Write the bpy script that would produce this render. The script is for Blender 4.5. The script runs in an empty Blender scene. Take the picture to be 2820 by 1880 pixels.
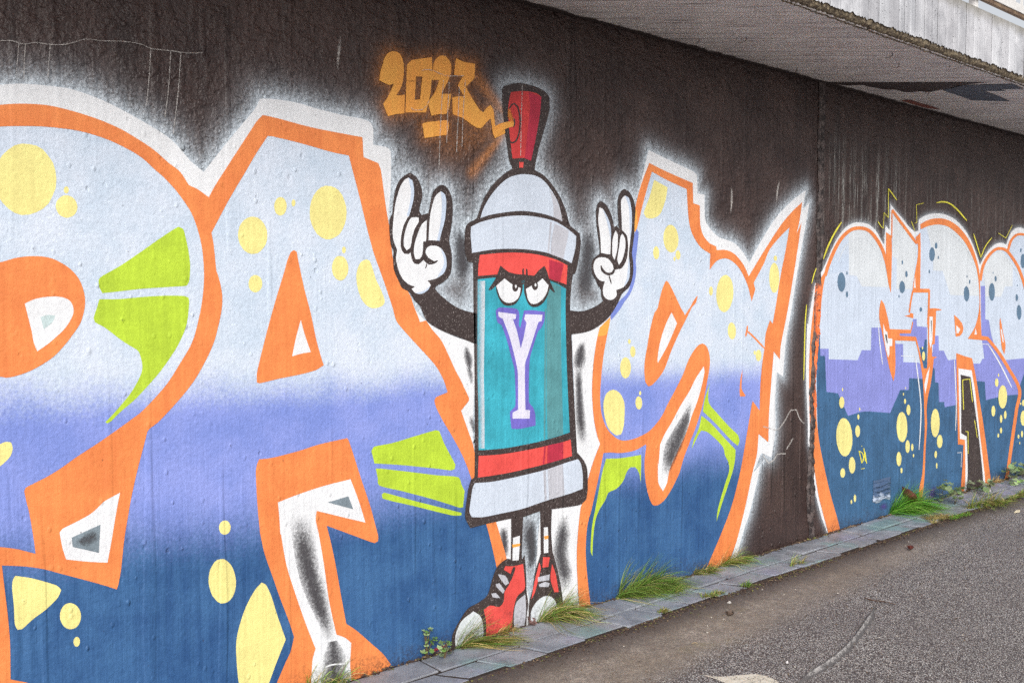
import bpy, bmesh, math, random
import numpy as np
from mathutils import Vector
from mathutils.geometry import delaunay_2d_cdt

R = math.radians
scene = bpy.context.scene
col = scene.collection

# ------------------------------------------------------------------ camera
SRC_W, SRC_F = 2820.0, 2638.0                 # picture width and focal length the tracing was measured with
AZ, PITCH, CAM_H, CAM_D = 0.85383, 0.049996, 1.6, 3.386
cam_data = bpy.data.cameras.new('camera')
cam = bpy.data.objects.new('camera', cam_data)
col.objects.link(cam)
cam_data.sensor_fit = 'HORIZONTAL'
cam_data.sensor_width = 36.0
cam_data.lens = SRC_F / SRC_W * 36.0
cam_data.clip_start = 0.05
cam_data.clip_end = 500
cam.location = (0, -CAM_D, CAM_H)
cam.rotation_euler = (R(90) - PITCH, 0, AZ - R(90))
scene.camera = cam

# ------------------------------------------------------------------ sky and sun (soft overcast daylight)
SUN_EL, SUN_AZ = R(33), R(230)                # direction the light comes from, measured from +X
world = bpy.data.worlds.new('World')
scene.world = world
world.use_nodes = True
wn, wl = world.node_tree.nodes, world.node_tree.links
wn.clear()
sky = wn.new('ShaderNodeTexSky')
sky.sky_type = 'NISHITA'
sky.sun_disc = False
sky.sun_elevation = SUN_EL
sky.sun_rotation = R(90) - SUN_AZ
sky.dust_density = 3.0
sky.ozone_density = 1.0
hs = wn.new('ShaderNodeHueSaturation')
hs.inputs['Saturation'].default_value = 0.22  # cloud cover: the blue is washed out
bg = wn.new('ShaderNodeBackground')
bg.inputs['Strength'].default_value = 0.12
wo = wn.new('ShaderNodeOutputWorld')
wl.new(sky.outputs[0], hs.inputs['Color'])
wl.new(hs.outputs[0], bg.inputs['Color'])
wl.new(bg.outputs[0], wo.inputs['Surface'])

sun_data = bpy.data.lights.new('sun', 'SUN')
sun_data.energy = 1.5
sun_data.angle = R(22)
sun_data.color = (1.0, 0.96, 0.90)
sun = bpy.data.objects.new('sun', sun_data)
col.objects.link(sun)
sd = Vector((math.cos(SUN_EL) * math.cos(SUN_AZ), math.cos(SUN_EL) * math.sin(SUN_AZ), math.sin(SUN_EL)))
sun.rotation_euler = (-sd).to_track_quat('-Z', 'Y').to_euler()
sun.location = sd * 20

scene.view_settings.view_transform = 'Standard'
scene.view_settings.look = 'None'
scene.view_settings.gamma = 1.0
scene.view_settings.use_curve_mapping = False
scene.view_settings.exposure = 0.38
scene.cycles.max_bounces = 4
scene.cycles.transparent_max_bounces = 32
scene.cycles.sampling_pattern = 'BLUE_NOISE'
scene.cycles.use_adaptive_sampling = False
scene.cycles.sample_clamp_indirect = 3.0
scene.cycles.use_denoising = False
scene.cycles.denoiser = 'OPENIMAGEDENOISE'
scene.cycles.denoising_input_passes = 'RGB_ALBEDO_NORMAL'

# ------------------------------------------------------------------ from traced picture points to the wall and the ground
_fw = np.array([math.cos(AZ) * math.cos(PITCH), math.sin(AZ) * math.cos(PITCH), -math.sin(PITCH)])
_rt = np.array([math.sin(AZ), -math.cos(AZ), 0.0])
_up = np.cross(_rt, _fw)

def _ray(px, py):
    return _fw + _rt * (px - 1410) / SRC_F - _up * (py - 940) / SRC_F

def on_wall(px, py, y=0.0):
    r = _ray(px, py); t = (y + CAM_D) / r[1]
    return t * r[0], CAM_H + t * r[2]

def on_level(px, py, z=0.0):
    r = _ray(px, py); t = (z - CAM_H) / r[2]
    return t * r[0], -CAM_D + t * r[1]

TILES = {  # sections of the picture the outlines were traced in: corner and enlargement
    'A': (0, 0, 3.3362), 'B': (705, 0, 3.3362), 'C': (0, 470, 3.3362), 'D': (705, 470, 3.3362),
    'E': (1050, 220, 3.3362), 'F': (1200, 620, 3.92), 'G': (1200, 1000, 3.92), 'H': (0, 940, 3.3362),
    'I': (0, 1410, 3.3362), 'J': (600, 1000, 3.3362), 'K': (500, 1410, 3.3362), 'L': (1580, 380, 3.3362),
    'M': (1580, 830, 3.3362), 'N': (2200, 480, 3.7935), 'O': (2200, 890, 3.7935), 'P': (2100, 1100, 3.2667),
    'Q': (900, 1400, 2.45), 'R': (1700, 1200, 2.1), 'Z': (0, 0, 0.83404), 'V': (2100, 0, 3.2667),
    'S': (1640, 1500, 5.113), 'T': (1150, 1650, 6.72), 'U': (2380, 1280, 5.345), 'X': (0, 0, 1.0),
}

def trace(s):
    pts, t = [], TILES['X']
    for tok in s.split():
        if tok in TILES:
            t = TILES[tok]; continue
        c = tok.endswith('*')
        x, y = tok.rstrip('*').split(',')
        pts.append((t[0] + float(x) / t[2], t[1] + float(y) / t[2], c))
    return pts

def smooth(pts, closed=True, step=7.0):
    n = len(pts)
    P = np.array([p[:2] for p in pts], float)
    corner = []
    for i in range(n):
        if pts[i][2] or (not closed and i in (0, n - 1)):
            corner.append(True); continue
        a, b = P[i] - P[i - 1], P[(i + 1) % n] - P[i]
        la, lb = np.hypot(*a), np.hypot(*b)
        corner.append(la < 1e-6 or lb < 1e-6 or a.dot(b) / (la * lb) < 0.42)
    out = []
    for i in range(n if closed else n - 1):
        j = (i + 1) % n
        p1, p2 = P[i], P[j]
        p0 = p1 if corner[i] else P[i - 1]
        p3 = p2 if corner[j] else P[(j + 1) % n]
        L = np.hypot(*(p2 - p1))
        m1 = (p2 - p0) * 0.5 if not corner[i] else (p2 - p1)
        m2 = (p3 - p1) * 0.5 if not corner[j] else (p2 - p1)
        for m in (m1, m2):
            k = np.hypot(*m)
            if k > L: m *= L / k
        if corner[i] and corner[j]:
            k = 1
        else:
            k = max(1, min(10, int(L / step)))
        for q in range(k):
            t = q / k
            h00, h10 = 2 * t**3 - 3 * t**2 + 1, t**3 - 2 * t**2 + t
            h01, h11 = -2 * t**3 + 3 * t**2, t**3 - t**2
            out.append(h00 * p1 + h10 * m1 + h01 * p2 + h11 * m2)
    if not closed: out.append(P[-1])
    return np.array(out)

def wall_poly(s, closed=True):
    return [on_wall(x, y) for x, y in smooth(trace(s), closed)]

# ------------------------------------------------------------------ materials
def srgb(r, g, b):
    f = lambda c: c / 12.92 if c <= 0.04045 else ((c + 0.055) / 1.055) ** 2.4
    return (f(r / 255), f(g / 255), f(b / 255))

class NT:
    def __init__(self, name):
        self.m = bpy.data.materials.new(name); self.m.use_nodes = True
        self.t = self.m.node_tree; self.t.nodes.clear()
        self.out = self.n('ShaderNodeOutputMaterial')
        self.bsdf = self.n('ShaderNodeBsdfPrincipled')
        self.l(self.bsdf.outputs[0], self.out.inputs['Surface'])
    def n(self, kind, **kw):
        o = self.t.nodes.new(kind)
        for k, v in kw.items(): setattr(o, k, v)
        return o
    def l(self, a, b): self.t.links.new(a, b)
    def val(self, sock, v):
        if isinstance(v, bpy.types.NodeSocket): self.l(v, sock)
        elif isinstance(v, (tuple, list)) and len(v) == 3 and sock.type == 'RGBA': sock.default_value = (*v, 1)
        else: sock.default_value = v
    def math(self, op, a, b=0.0, c=0.0, clamp=False):
        o = self.n('ShaderNodeMath', operation=op, use_clamp=clamp)
        self.val(o.inputs[0], a); self.val(o.inputs[1], b); self.val(o.inputs[2], c)
        return o.outputs[0]
    def ramp(self, v, lo, hi, a=0.0, b=1.0, mode='SMOOTHSTEP'):
        o = self.n('ShaderNodeMapRange', interpolation_type=mode, clamp=True)
        self.val(o.inputs[0], v)
        for k, x in zip((1, 2, 3, 4), (lo, hi, a, b)): self.val(o.inputs[k], x)
        return o.outputs[0]
    def mix(self, f, a, b, blend='MIX'):
        o = self.n('ShaderNodeMix', data_type='RGBA', blend_type=blend)
        self.val(o.inputs[0], f); self.val(o.inputs[6], a); self.val(o.inputs[7], b)
        return o.outputs[2]
    def pos(self, scale=(1, 1, 1), obj=False):
        g = self.n('ShaderNodeTexCoord').outputs['Object'] if obj else self.n('ShaderNodeNewGeometry').outputs['Position']
        mp = self.n('ShaderNodeMapping'); mp.inputs['Scale'].default_value = scale
        self.l(g, mp.inputs['Vector'])
        return mp.outputs[0]
    def xyz(self):
        s = self.n('ShaderNodeSeparateXYZ')
        self.l(self.n('ShaderNodeNewGeometry').outputs['Position'], s.inputs[0])
        return s.outputs
    def noise(self, scale, detail=2.0, rough=0.5, vec=None, stretch=(1, 1, 1)):
        o = self.n('ShaderNodeTexNoise')
        o.inputs['Scale'].default_value = scale; o.inputs['Detail'].default_value = detail
        o.inputs['Roughness'].default_value = rough
        self.l(vec if vec is not None else self.pos(stretch), o.inputs['Vector'])
        return o.outputs['Fac']
    def voro(self, scale, feature='F1', vec=None, out='Distance', rnd=1.0):
        o = self.n('ShaderNodeTexVoronoi', feature=feature)
        o.inputs['Scale'].default_value = scale
        o.inputs['Randomness'].default_value = rnd
        self.l(vec if vec is not None else self.pos(), o.inputs['Vector'])
        return o.outputs[out]
    def bump(self, h, strength, dist):
        o = self.n('ShaderNodeBump'); o.inputs['Strength'].default_value = strength
        o.inputs['Distance'].default_value = dist
        self.l(h, o.inputs['Height']); self.l(o.outputs[0], self.bsdf.inputs['Normal'])
    def set(self, **kw):
        for k, v in kw.items(): self.val(self.bsdf.inputs[k.replace('_', ' ')], v)
        return self.m

def build_relief():
    """hand-trowelled, many times painted concrete: one height field shared by every coat of paint on the wall"""
    g = bpy.data.node_groups.new('wall_relief', 'ShaderNodeTree')
    g.interface.new_socket('Height', in_out='OUTPUT', socket_type='NodeSocketFloat')
    g.interface.new_socket('Grain', in_out='OUTPUT', socket_type='NodeSocketFloat')
    g.interface.new_socket('Coarse', in_out='OUTPUT', socket_type='NodeSocketFloat')
    g.interface.new_socket('Pits', in_out='OUTPUT', socket_type='NodeSocketFloat')
    b = NT.__new__(NT); b.t = g
    b.m = None
    out = b.n('NodeGroupOutput')
    x, y, z = b.xyz()
    grain = b.noise(64, 3, 0.62)
    brush = b.noise(1, 2, 0.6, stretch=(62, 1, 2.6))
    drip = b.ramp(b.noise(1, 1, 0.5, stretch=(15, 1, 0.9)), 0.60, 0.70)
    vo = b.n('ShaderNodeTexVoronoi', feature='F1'); vo.inputs['Scale'].default_value = 36
    b.l(b.pos((1, 1, 0.7)), vo.inputs['Vector'])
    sc = b.n('ShaderNodeSeparateColor'); b.l(vo.outputs['Color'], sc.inputs[0])
    rad = b.math('MULTIPLY_ADD', b.math('MULTIPLY', sc.outputs[1], sc.outputs[1]), 0.30, 0.09)
    prof = b.ramp(b.math('DIVIDE', vo.outputs['Distance'], rad), 0.25, 1.0, 1, 0)
    knob = b.math('MULTIPLY', prof, b.ramp(sc.outputs[0], 0.68, 0.76))
    dent = b.math('MULTIPLY', prof, b.ramp(sc.outputs[0], 0.03, 0.06, 1, 0))
    board = b.noise(1, 1, 0.55, stretch=(26, 1, 0.35))
    coarse = b.ramp(b.noise(20, 3, 0.6), 0.40, 0.70)
    far = b.ramp(x, 5.50, 5.62)
    low = b.ramp(z, 0.3, 1.6, 1.0, 0.25)
    high = b.ramp(z, 1.5, 2.1)
    h = b.math('MULTIPLY', grain, 0.55)
    h = b.math('ADD', h, b.math('MULTIPLY', b.math('MULTIPLY', brush, 0.60), low))
    h = b.math('ADD', h, b.math('MULTIPLY', drip, b.ramp(z, 0.6, 1.4, 0.65, 0.30)))
    clus = b.ramp(b.noise(3.5, 2, 0.6, stretch=(1, 1, 0.5)), 0.42, 0.62, 0.25, 1.0)
    clus = b.math('MULTIPLY', clus, b.ramp(z, 0.5, 1.3, 1.35, 0.8))
    h = b.math('ADD', h, b.math('MULTIPLY', b.math('MULTIPLY', b.math('SUBTRACT', knob, dent), clus), 0.85))
    h = b.math('ADD', h, b.math('MULTIPLY', b.math('MULTIPLY', coarse, high), 0.12))
    h = b.math('ADD', h, b.math('MULTIPLY', b.math('MULTIPLY', board, far), 1.0))
    pits = b.math('MULTIPLY', b.ramp(vo.outputs['Distance'], 0.06, 0.12, 1, 0), b.ramp(sc.outputs[2], 0.90, 0.93))
    b.l(h, out.inputs['Height']); b.l(grain, out.inputs['Grain']); b.l(b.math('MULTIPLY', coarse, high), out.inputs['Coarse']); b.l(pits, out.inputs['Pits'])
    return g
RELIEF = build_relief()

def finish_paint(t, color, rough=0.52, strength=0.42, pits=0.55, spec=0.35, dist=0.0085, grain=0.05, coarse=0.0):
    rg = t.n('ShaderNodeGroup'); rg.node_tree = RELIEF
    x, y, z = t.xyz()
    # rain splash dirt at the foot of the wall, scattered flaking
    edge = t.math('ADD', z, t.math('MULTIPLY', t.noise(14, 2, 0.7), -0.22))
    dirt = t.math('MULTIPLY', t.ramp(edge, -0.10, 0.01, 1, 0), t.ramp(t.noise(85, 3, 0.75), 0.40, 0.60))
    color = t.mix(t.math('MULTIPLY', dirt, 0.55), color, srgb(58, 47, 45))
    color = t.mix(t.math('MULTIPLY', rg.outputs['Pits'], pits), color, srgb(60, 50, 50))
    # relief glints put into the colour: grain peaks lighter, hollows darker
    grain_light = t.ramp(rg.outputs['Grain'], 0.30, 0.70, 1 - grain, 1 + grain, 'LINEAR')
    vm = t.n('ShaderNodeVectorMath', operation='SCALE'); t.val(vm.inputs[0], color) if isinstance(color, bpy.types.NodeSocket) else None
    t.l(grain_light, vm.inputs['Scale'])
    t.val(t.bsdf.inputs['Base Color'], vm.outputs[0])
    t.bsdf.inputs['Roughness'].default_value = rough
    t.bsdf.inputs['Specular IOR Level'].default_value = spec
    hh = rg.outputs['Height']
    if coarse: hh = t.math('ADD', hh, t.math('MULTIPLY', rg.outputs['Coarse'], coarse))
    t.bump(hh, strength, dist)
    return t.m

_paints = {}
def paint(name, rgb, speck=0.0, vary=0.10, strength=0.42, rough=0.52):
    if name in _paints: return _paints[name]
    t = NT('paint_' + name)
    c = srgb(*rgb)
    n = t.noise(6, 3, 0.65)
    n2 = t.noise(1, 2, 0.6, stretch=(40, 1, 2.2))
    dark = tuple(k * (1 - vary * 1.5) for k in c); lite = tuple(min(0.9, k * (1 + vary)) for k in c)
    cc = t.mix(t.ramp(t.math('ADD', t.math('MULTIPLY', n, 0.65), t.math('MULTIPLY', n2, 0.35)), 0.32, 0.68), dark, lite)
    if speck:
        s = t.ramp(t.noise(150, 2, 0.6), 0.60, 0.70)
        cc = t.mix(t.math('MULTIPLY', s, speck), cc, srgb(150, 140, 138))
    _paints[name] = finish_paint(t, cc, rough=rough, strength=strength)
    return _paints[name]

ORANGE = paint('orange', (246, 140, 80), vary=0.12)
ORANGE2 = paint('orange_amber', (255, 172, 82), vary=0.06)
WHITE = paint('white', (232, 234, 238), vary=0.05)
YELLOW = paint('pale_yellow', (240, 228, 148), vary=0.07)
LEMON = paint('lemon', (236, 226, 80))
GREEN = paint('lime', (186, 215, 62), vary=0.10)
BLACK = paint('black_line', (66, 56, 55), speck=0.8, strength=0.7)
DARK = paint('dark_grey', (70, 66, 68), speck=0.4)
GREY = paint('light_grey', (203, 213, 228), vary=0.05)
GREYS = paint('stripe_grey', (190, 191, 200), vary=0.05)
TEAL = paint('teal', (62, 170, 190), vary=0.16)
TEALD = paint('teal_grey', (92, 152, 158), vary=0.12)
RED = paint('red', (236, 86, 80), vary=0.14)
REDD = paint('dark_red', (188, 52, 74), vary=0.16)
NRED = paint('nozzle_red', (206, 66, 66), vary=0.16)
PURPLE = paint('violet', (118, 108, 200), vary=0.10)
LILAC = paint('lilac_white', (222, 220, 238), vary=0.05)
BLUEL = paint('glove_blue', (198, 212, 232), vary=0.05)
PERI = paint('periwinkle', (122, 140, 214), vary=0.08)
STEEL = paint('steel_blue', (64, 103, 142), vary=0.16, strength=0.6)
STEEL2 = paint('dot_blue', (98, 126, 152), vary=0.08)
LAV = paint('lavender', (140, 146, 216), vary=0.07, strength=0.55)
PALE = paint('pale_blue', (204, 216, 234), vary=0.05)
PALE2 = paint('pale_cream', (216, 222, 228), vary=0.05)
STONE = paint('stone_grey', (132, 146, 156), vary=0.15)
CHALK = paint('chalk', (196, 190, 186), vary=0.15)
MINT = paint('grey_mint', (196, 214, 216))

def gradient_paint():
    t = NT('paint_faded_fill')
    x, y, z = t.xyz()
    wob = t.math('MULTIPLY', t.math('SUBTRACT', t.noise(2.2, 3, 0.6), 0.5), 0.16)
    spray = t.math('MULTIPLY', t.math('SUBTRACT', t.noise(90, 3, 0.75), 0.5), 0.15)
    k1 = t.math('MULTIPLY_ADD', x, 0.034, z)           # the fades fall slowly towards the far letters
    k1 = t.math('ADD', k1, t.math('ADD', wob, spray))
    k2 = t.math('MULTIPLY_ADD', x, 0.030, z)
    k2 = t.math('ADD', k2, t.math('ADD', wob, t.math('MULTIPLY', spray, 1.3)))
    n = t.ramp(t.noise(4, 4, 0.65), 0.3, 0.7)
    streak = t.ramp(t.noise(1, 3, 0.6, stretch=(34, 1, 1.6)), 0.35, 0.7)
    pale = t.mix(n, srgb(196, 211, 229), srgb(214, 223, 238))
    lav = t.mix(n, srgb(124, 143, 214), srgb(144, 158, 226))
    blue = t.mix(t.math('MULTIPLY_ADD', n, 0.7, t.math('MULTIPLY', streak, 0.3)), srgb(42, 80, 130), srgb(68, 111, 160))
    c = t.mix(t.ramp(k1, 1.205, 1.395), lav, pale)
    c = t.mix(t.ramp(k2, 0.62, 0.93), blue, c)
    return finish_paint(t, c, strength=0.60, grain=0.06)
FADE = gradient_paint()

def soft_paint(name, rgb, grain=0.9):
    """sprayed mist: thins out towards its edge through the vertex value 'fade'"""
    t = NT('spray_' + name)
    a = t.n('ShaderNodeAttribute', attribute_name='fade').outputs['Fac']
    n = t.math('MULTIPLY', t.math('SUBTRACT', t.noise(110, 3, 0.75), 0.5), grain)
    a2 = t.math('ADD', a, t.math('MULTIPLY', n, t.ramp(a, 0.0, 0.25)), clamp=True)
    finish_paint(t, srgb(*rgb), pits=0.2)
    tr = t.n('ShaderNodeBsdfTransparent'); mx = t.n('ShaderNodeMixShader')
    t.l(a2, mx.inputs[0]); t.l(tr.outputs[0], mx.inputs[1]); t.l(t.bsdf.outputs[0], mx.inputs[2])
    t.l(mx.outputs[0], t.out.inputs['Surface'])
    return t.m
MIST_DARK = soft_paint('dark', (78, 76, 80), 1.3)
MIST_GREY = soft_paint('grey', (112, 124, 132), 1.0)
MIST_WHITE = soft_paint('white', (226, 232, 240), 0.5)
MIST_AMBER = soft_paint('amber', (226, 152, 66), 0.9)
MIST_CHALK = soft_paint('chalk_line', (205, 200, 196), 2.2)
MIST_BLACK = soft_paint('black', (52, 44, 44), 0.7)

def wall_black():
    t = NT('wall_black_paint')
    x, y, z = t.xyz()
    halo = t.n('ShaderNodeAttribute', attribute_name='halo').outputs['Fac']
    mist = t.n('ShaderNodeAttribute', attribute_name='mist').outputs['Fac']
    n = t.ramp(t.noise(3.2, 5, 0.65), 0.30, 0.70)
    base = t.mix(n, srgb(56, 41, 39), srgb(78, 61, 57))
    stain = t.ramp(t.noise(1, 3, 0.65, stretch=(7, 1, 0.7)), 0.50, 0.70)
    base = t.mix(t.math('MULTIPLY', stain, 0.55), base, srgb(40, 30, 30))
    # pale lime runs left by water, mostly on the far bay
    run = t.ramp(t.noise(1, 3, 0.6, stretch=(20, 1, 0.45)), 0.47, 0.62)
    fine = t.ramp(t.noise(1, 4, 0.7, stretch=(95, 1, 7)), 0.42, 0.62)
    bay = t.math('MULTIPLY', t.ramp(x, 5.60, 5.72), t.ramp(x, 6.25, 7.0, 1.0, 0.22))
    bay = t.math('MULTIPLY', bay, t.math('MULTIPLY', t.ramp(z, 1.5, 1.9), t.ramp(z, 2.25, 2.75, 1, 0)))
    few = t.math('MULTIPLY', t.ramp(x, 3.6, 4.4), t.math('MULTIPLY', t.ramp(z, 1.7, 2.0), t.ramp(z, 2.2, 2.7, 1, 0)))
    run2 = t.ramp(t.noise(1, 3, 0.6, stretch=(9, 1, 1.0)), 0.66, 0.74)
    lime = t.math('MAXIMUM', t.math('MULTIPLY', t.math('MULTIPLY', run, fine), t.math('MULTIPLY', bay, 1.0)),
                  t.math('MULTIPLY', t.math('MULTIPLY', run2, fine), t.math('MULTIPLY', few, 0.55)))
    c = t.mix(lime, base, srgb(176, 178, 174))
    grain = t.math('SUBTRACT', t.noise(105, 3, 0.75), 0.5)
    streak = t.math('SUBTRACT', t.noise(1, 3, 0.6, stretch=(30, 1, 5)), 0.5)
    h2 = t.math('ADD', halo, t.math('MULTIPLY', t.math('ADD', t.math('MULTIPLY', grain, 1.1), t.math('MULTIPLY', streak, 0.5)), t.ramp(halo, 0.0, 0.3)), clamp=True)
    c = t.mix(h2, c, srgb(205, 217, 228))
    m2 = t.math('ADD', mist, t.math('MULTIPLY', grain, t.math('MULTIPLY', t.ramp(mist, 0, 0.25), 0.9)), clamp=True)
    c = t.mix(m2, c, srgb(226, 142, 62))
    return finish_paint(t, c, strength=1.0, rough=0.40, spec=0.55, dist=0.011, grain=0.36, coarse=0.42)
WALLMAT = wall_black()

def concrete(name, base, lite, boards=None, strength=0.5):
    t = NT(name)
    n = t.ramp(t.noise(4, 6, 0.65), 0.3, 0.7)
    c = t.mix(n, srgb(*base), srgb(*lite))
    hole = t.math('MULTIPLY', t.ramp(t.voro(46), 0.09, 0.17, 1, 0), t.ramp(t.noise(9, 2, 0.5), 0.44, 0.54))
    return t, c, hole, n

def soffit_material():
    t, c, hole, n = concrete('soffit_concrete', (224, 217, 215), (241, 236, 233))
    g = t.n('ShaderNodeNewGeometry').outputs['Position']
    mp = t.n('ShaderNodeMapping'); mp.inputs['Rotation'].default_value = (0, 0, R(90 - 47.83) )
    t.l(g, mp.inputs['Vector'])
    sep = t.n('ShaderNodeSeparateXYZ'); t.l(mp.outputs[0], sep.inputs[0])
    cmb = t.n('ShaderNodeCombineXYZ')
    t.l(t.math('MULTIPLY', sep.outputs[0], 1.3), cmb.inputs[0]); t.l(t.math('MULTIPLY', sep.outputs[1], 34.0), cmb.inputs[1])
    line = t.noise(1, 4, 0.6, vec=cmb.outputs[0])
    cmb2 = t.n('ShaderNodeCombineXYZ')
    t.l(t.math('MULTIPLY', sep.outputs[0], 2.2), cmb2.inputs[0]); t.l(t.math('MULTIPLY', sep.outputs[1], 60.0), cmb2.inputs[1])
    crack = t.ramp(t.noise(1, 4, 0.65, vec=cmb2.outputs[0]), 0.58, 0.64)
    band = t.math('FRACT', t.math('MULTIPLY', sep.outputs[1], 10.5))
    joint = t.math('MULTIPLY', t.ramp(t.math('ABSOLUTE', t.math('SUBTRACT', band, 0.5)), 0.44, 0.5), t.ramp(t.noise(3, 3, 0.6), 0.36, 0.5))
    c = t.mix(t.ramp(line, 0.35, 0.65), c, t.mix(n, srgb(206, 198, 197), srgb(228, 221, 218)))
    c = t.mix(t.math('MULTIPLY', t.math('MAXIMUM', crack, joint), 0.70), c, srgb(100, 88, 85))
    # black wall paint brushed a little way onto the soffit, ragged
    x, y, z = t.xyz()
    e = t.math('ADD', y, t.math('MULTIPLY', t.math('SUBTRACT', t.noise(9, 5, 0.7), 0.5), 0.09))
    c = t.mix(t.ramp(e, -0.050, -0.030), c, srgb(66, 54, 52))
    t.val(t.bsdf.inputs['Base Color'], c); t.bsdf.inputs['Roughness'].default_value = 0.8
    h = t.math('SUBTRACT', t.math('MULTIPLY', line, 1.0), t.math('MAXIMUM', crack, joint))
    t.bump(h, 0.35, 0.006)
    return t.m

def fascia_material():
    t, c, hole, n = concrete('fascia_concrete', (158, 160, 166), (216, 217, 222))
    v = t.ramp(t.noise(1, 5, 0.65, stretch=(20, 1, 1.4)), 0.35, 0.66)
    tint = t.n('ShaderNodeAttribute', attribute_name='board').outputs['Fac']
    c = t.mix(t.math('MULTIPLY', v, 0.40), c, srgb(228, 230, 235))
    c = t.mix(t.math('MULTIPLY', tint, 0.28), c, srgb(146, 142, 147))
    grime = t.ramp(t.noise(2.6, 5, 0.7, stretch=(1.6, 1, 1)), 0.44, 0.64)
    c = t.mix(t.math('MULTIPLY', grime, 0.45), c, srgb(136, 136, 142))
    x, y, z = t.xyz()
    top = t.math('MULTIPLY', t.ramp(t.math('ADD', z, t.math('MULTIPLY', t.noise(12, 4, 0.7), 0.10)), 3.25, 3.34), 0.7)
    c = t.mix(top, c, srgb(126, 120, 104))
    c = t.mix(hole, c, srgb(66, 64, 66))
    fine = t.ramp(t.noise(120, 2, 0.6), 0.62, 0.7)
    c = t.mix(t.math('MULTIPLY', fine, 0.5), c, srgb(110, 108, 110))
    t.val(t.bsdf.inputs['Base Color'], c); t.bsdf.inputs['Roughness'].default_value = 0.85
    t.bump(t.math('SUBTRACT', t.math('MULTIPLY', t.noise(1, 4, 0.6, stretch=(90, 1, 8)), 0.6), hole), 0.6, 0.005)
    return t.m

def rough_edge_material():
    t = NT('broken_arris')
    n = t.ramp(t.noise(40, 5, 0.75), 0.35, 0.68)
    c = t.mix(n, srgb(78, 66, 56), srgb(150, 136, 112))
    t.val(t.bsdf.inputs['Base Color'], c); t.bsdf.inputs['Roughness'].default_value = 0.9
    t.bump(t.noise(70, 4, 0.7), 1.0, 0.01)
    return t.m

def asphalt_material():
    t = NT('asphalt')
    x, y, z = t.xyz()
    v1 = t.voro(150, out='Color'); hsv = t.n('ShaderNodeSeparateColor'); t.l(v1, hsv.inputs[0])
    rnd = hsv.outputs[0]
    dist = t.voro(150)
    stone = t.mix(rnd, srgb(116, 109, 108), srgb(230, 225, 221))
    pale = t.ramp(hsv.outputs[1], 0.76, 0.80)
    stone = t.mix(t.math('MULTIPLY', pale, 0.8), stone, srgb(242, 240, 237))
    gap = t.ramp(dist, 0.30, 0.62)
    stone = t.mix(gap, stone, srgb(78, 70, 69))
    # silted, mossy skin close to the pavers: worn smooth, brown
    big = t.math('MULTIPLY', t.math('SUBTRACT', t.noise(1.1, 4, 0.6), 0.5), 0.9)
    edge = t.math('ADD', t.math('MULTIPLY_ADD', x, -0.09, y), t.math('MULTIPLY', big, 0.35))       # y falls away from the wall
    silt = t.math('ADD', t.ramp(edge, -1.26, -1.00), t.math('MULTIPLY', t.math('SUBTRACT', t.noise(40, 3, 0.7), 0.5), t.ramp(edge, -1.3, -1.1, 0.0, 0.5)), clamp=True)
    fade = t.ramp(t.math('ADD', x, t.math('MULTIPLY', big, 2.0)), 4.8, 7.2, 1.0, 0.5)
    silt = t.math('MULTIPLY', silt, fade)
    sn = t.ramp(t.noise(6, 5, 0.65), 0.3, 0.7)
    sc = t.mix(sn, srgb(166, 153, 138), srgb(202, 188, 174))
    speck = t.ramp(t.noise(150, 3, 0.75), 0.40, 0.62)
    sc = t.mix(t.math('MULTIPLY', speck, 0.75), sc, srgb(92, 82, 76))
    sp2 = t.ramp(t.noise(190, 2, 0.6), 0.64, 0.72)
    sc = t.mix(t.math('MULTIPLY', sp2, 0.6), sc, srgb(206, 196, 184))
    mid = t.ramp(t.noise(34, 4, 0.75), 0.42, 0.62)
    sc = t.mix(t.math('MULTIPLY', mid, 0.45), sc, srgb(104, 92, 84))
    wet = t.ramp(t.noise(1.7, 4, 0.65), 0.46, 0.62)
    sc = t.mix(t.math('MULTIPLY', wet, 0.40), sc, srgb(134, 118, 98))
    moss = t.math('MULTIPLY', t.ramp(t.noise(3.1, 5, 0.7), 0.56, 0.72), 0.5)
    sc = t.mix(moss, sc, srgb(142, 128, 82))
    c = t.mix(t.math('MULTIPLY', silt, 0.88), stone, sc)
    # dark damp dirt in the channel against the stones
    chan = t.math('ADD', y, t.math('MULTIPLY', t.math('SUBTRACT', t.noise(12, 5, 0.7), 0.5), 0.14))
    c = t.mix(t.math('MULTIPLY', t.ramp(chan, -0.58, -0.37), 0.85), c, srgb(66, 54, 48))
    lf = t.ramp(t.noise(1.3, 5, 0.65), 0.42, 0.66)
    c = t.mix(t.math('MULTIPLY', lf, 0.28), c, srgb(100, 93, 92))
    clump = t.ramp(t.noise(38, 3, 0.7), 0.36, 0.60)
    c = t.mix(t.math('MULTIPLY', clump, 0.28), c, srgb(84, 78, 78))
    t.val(t.bsdf.inputs['Base Color'], c)
    t.val(t.bsdf.inputs['Roughness'], t.math('MULTIPLY_ADD', silt, 0.22, 0.60))
    t.bsdf.inputs['Specular IOR Level'].default_value = 0.5
    h = t.math('MULTIPLY', t.math('SUBTRACT', 1.0, dist), t.math('SUBTRACT', 1.0, t.math('MULTIPLY', silt, 0.72)))
    h = t.math('ADD', h, t.math('MULTIPLY', t.noise(120, 3, 0.7), 0.5))
    t.bump(h, 0.75, 0.006)
    return t.m

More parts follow.
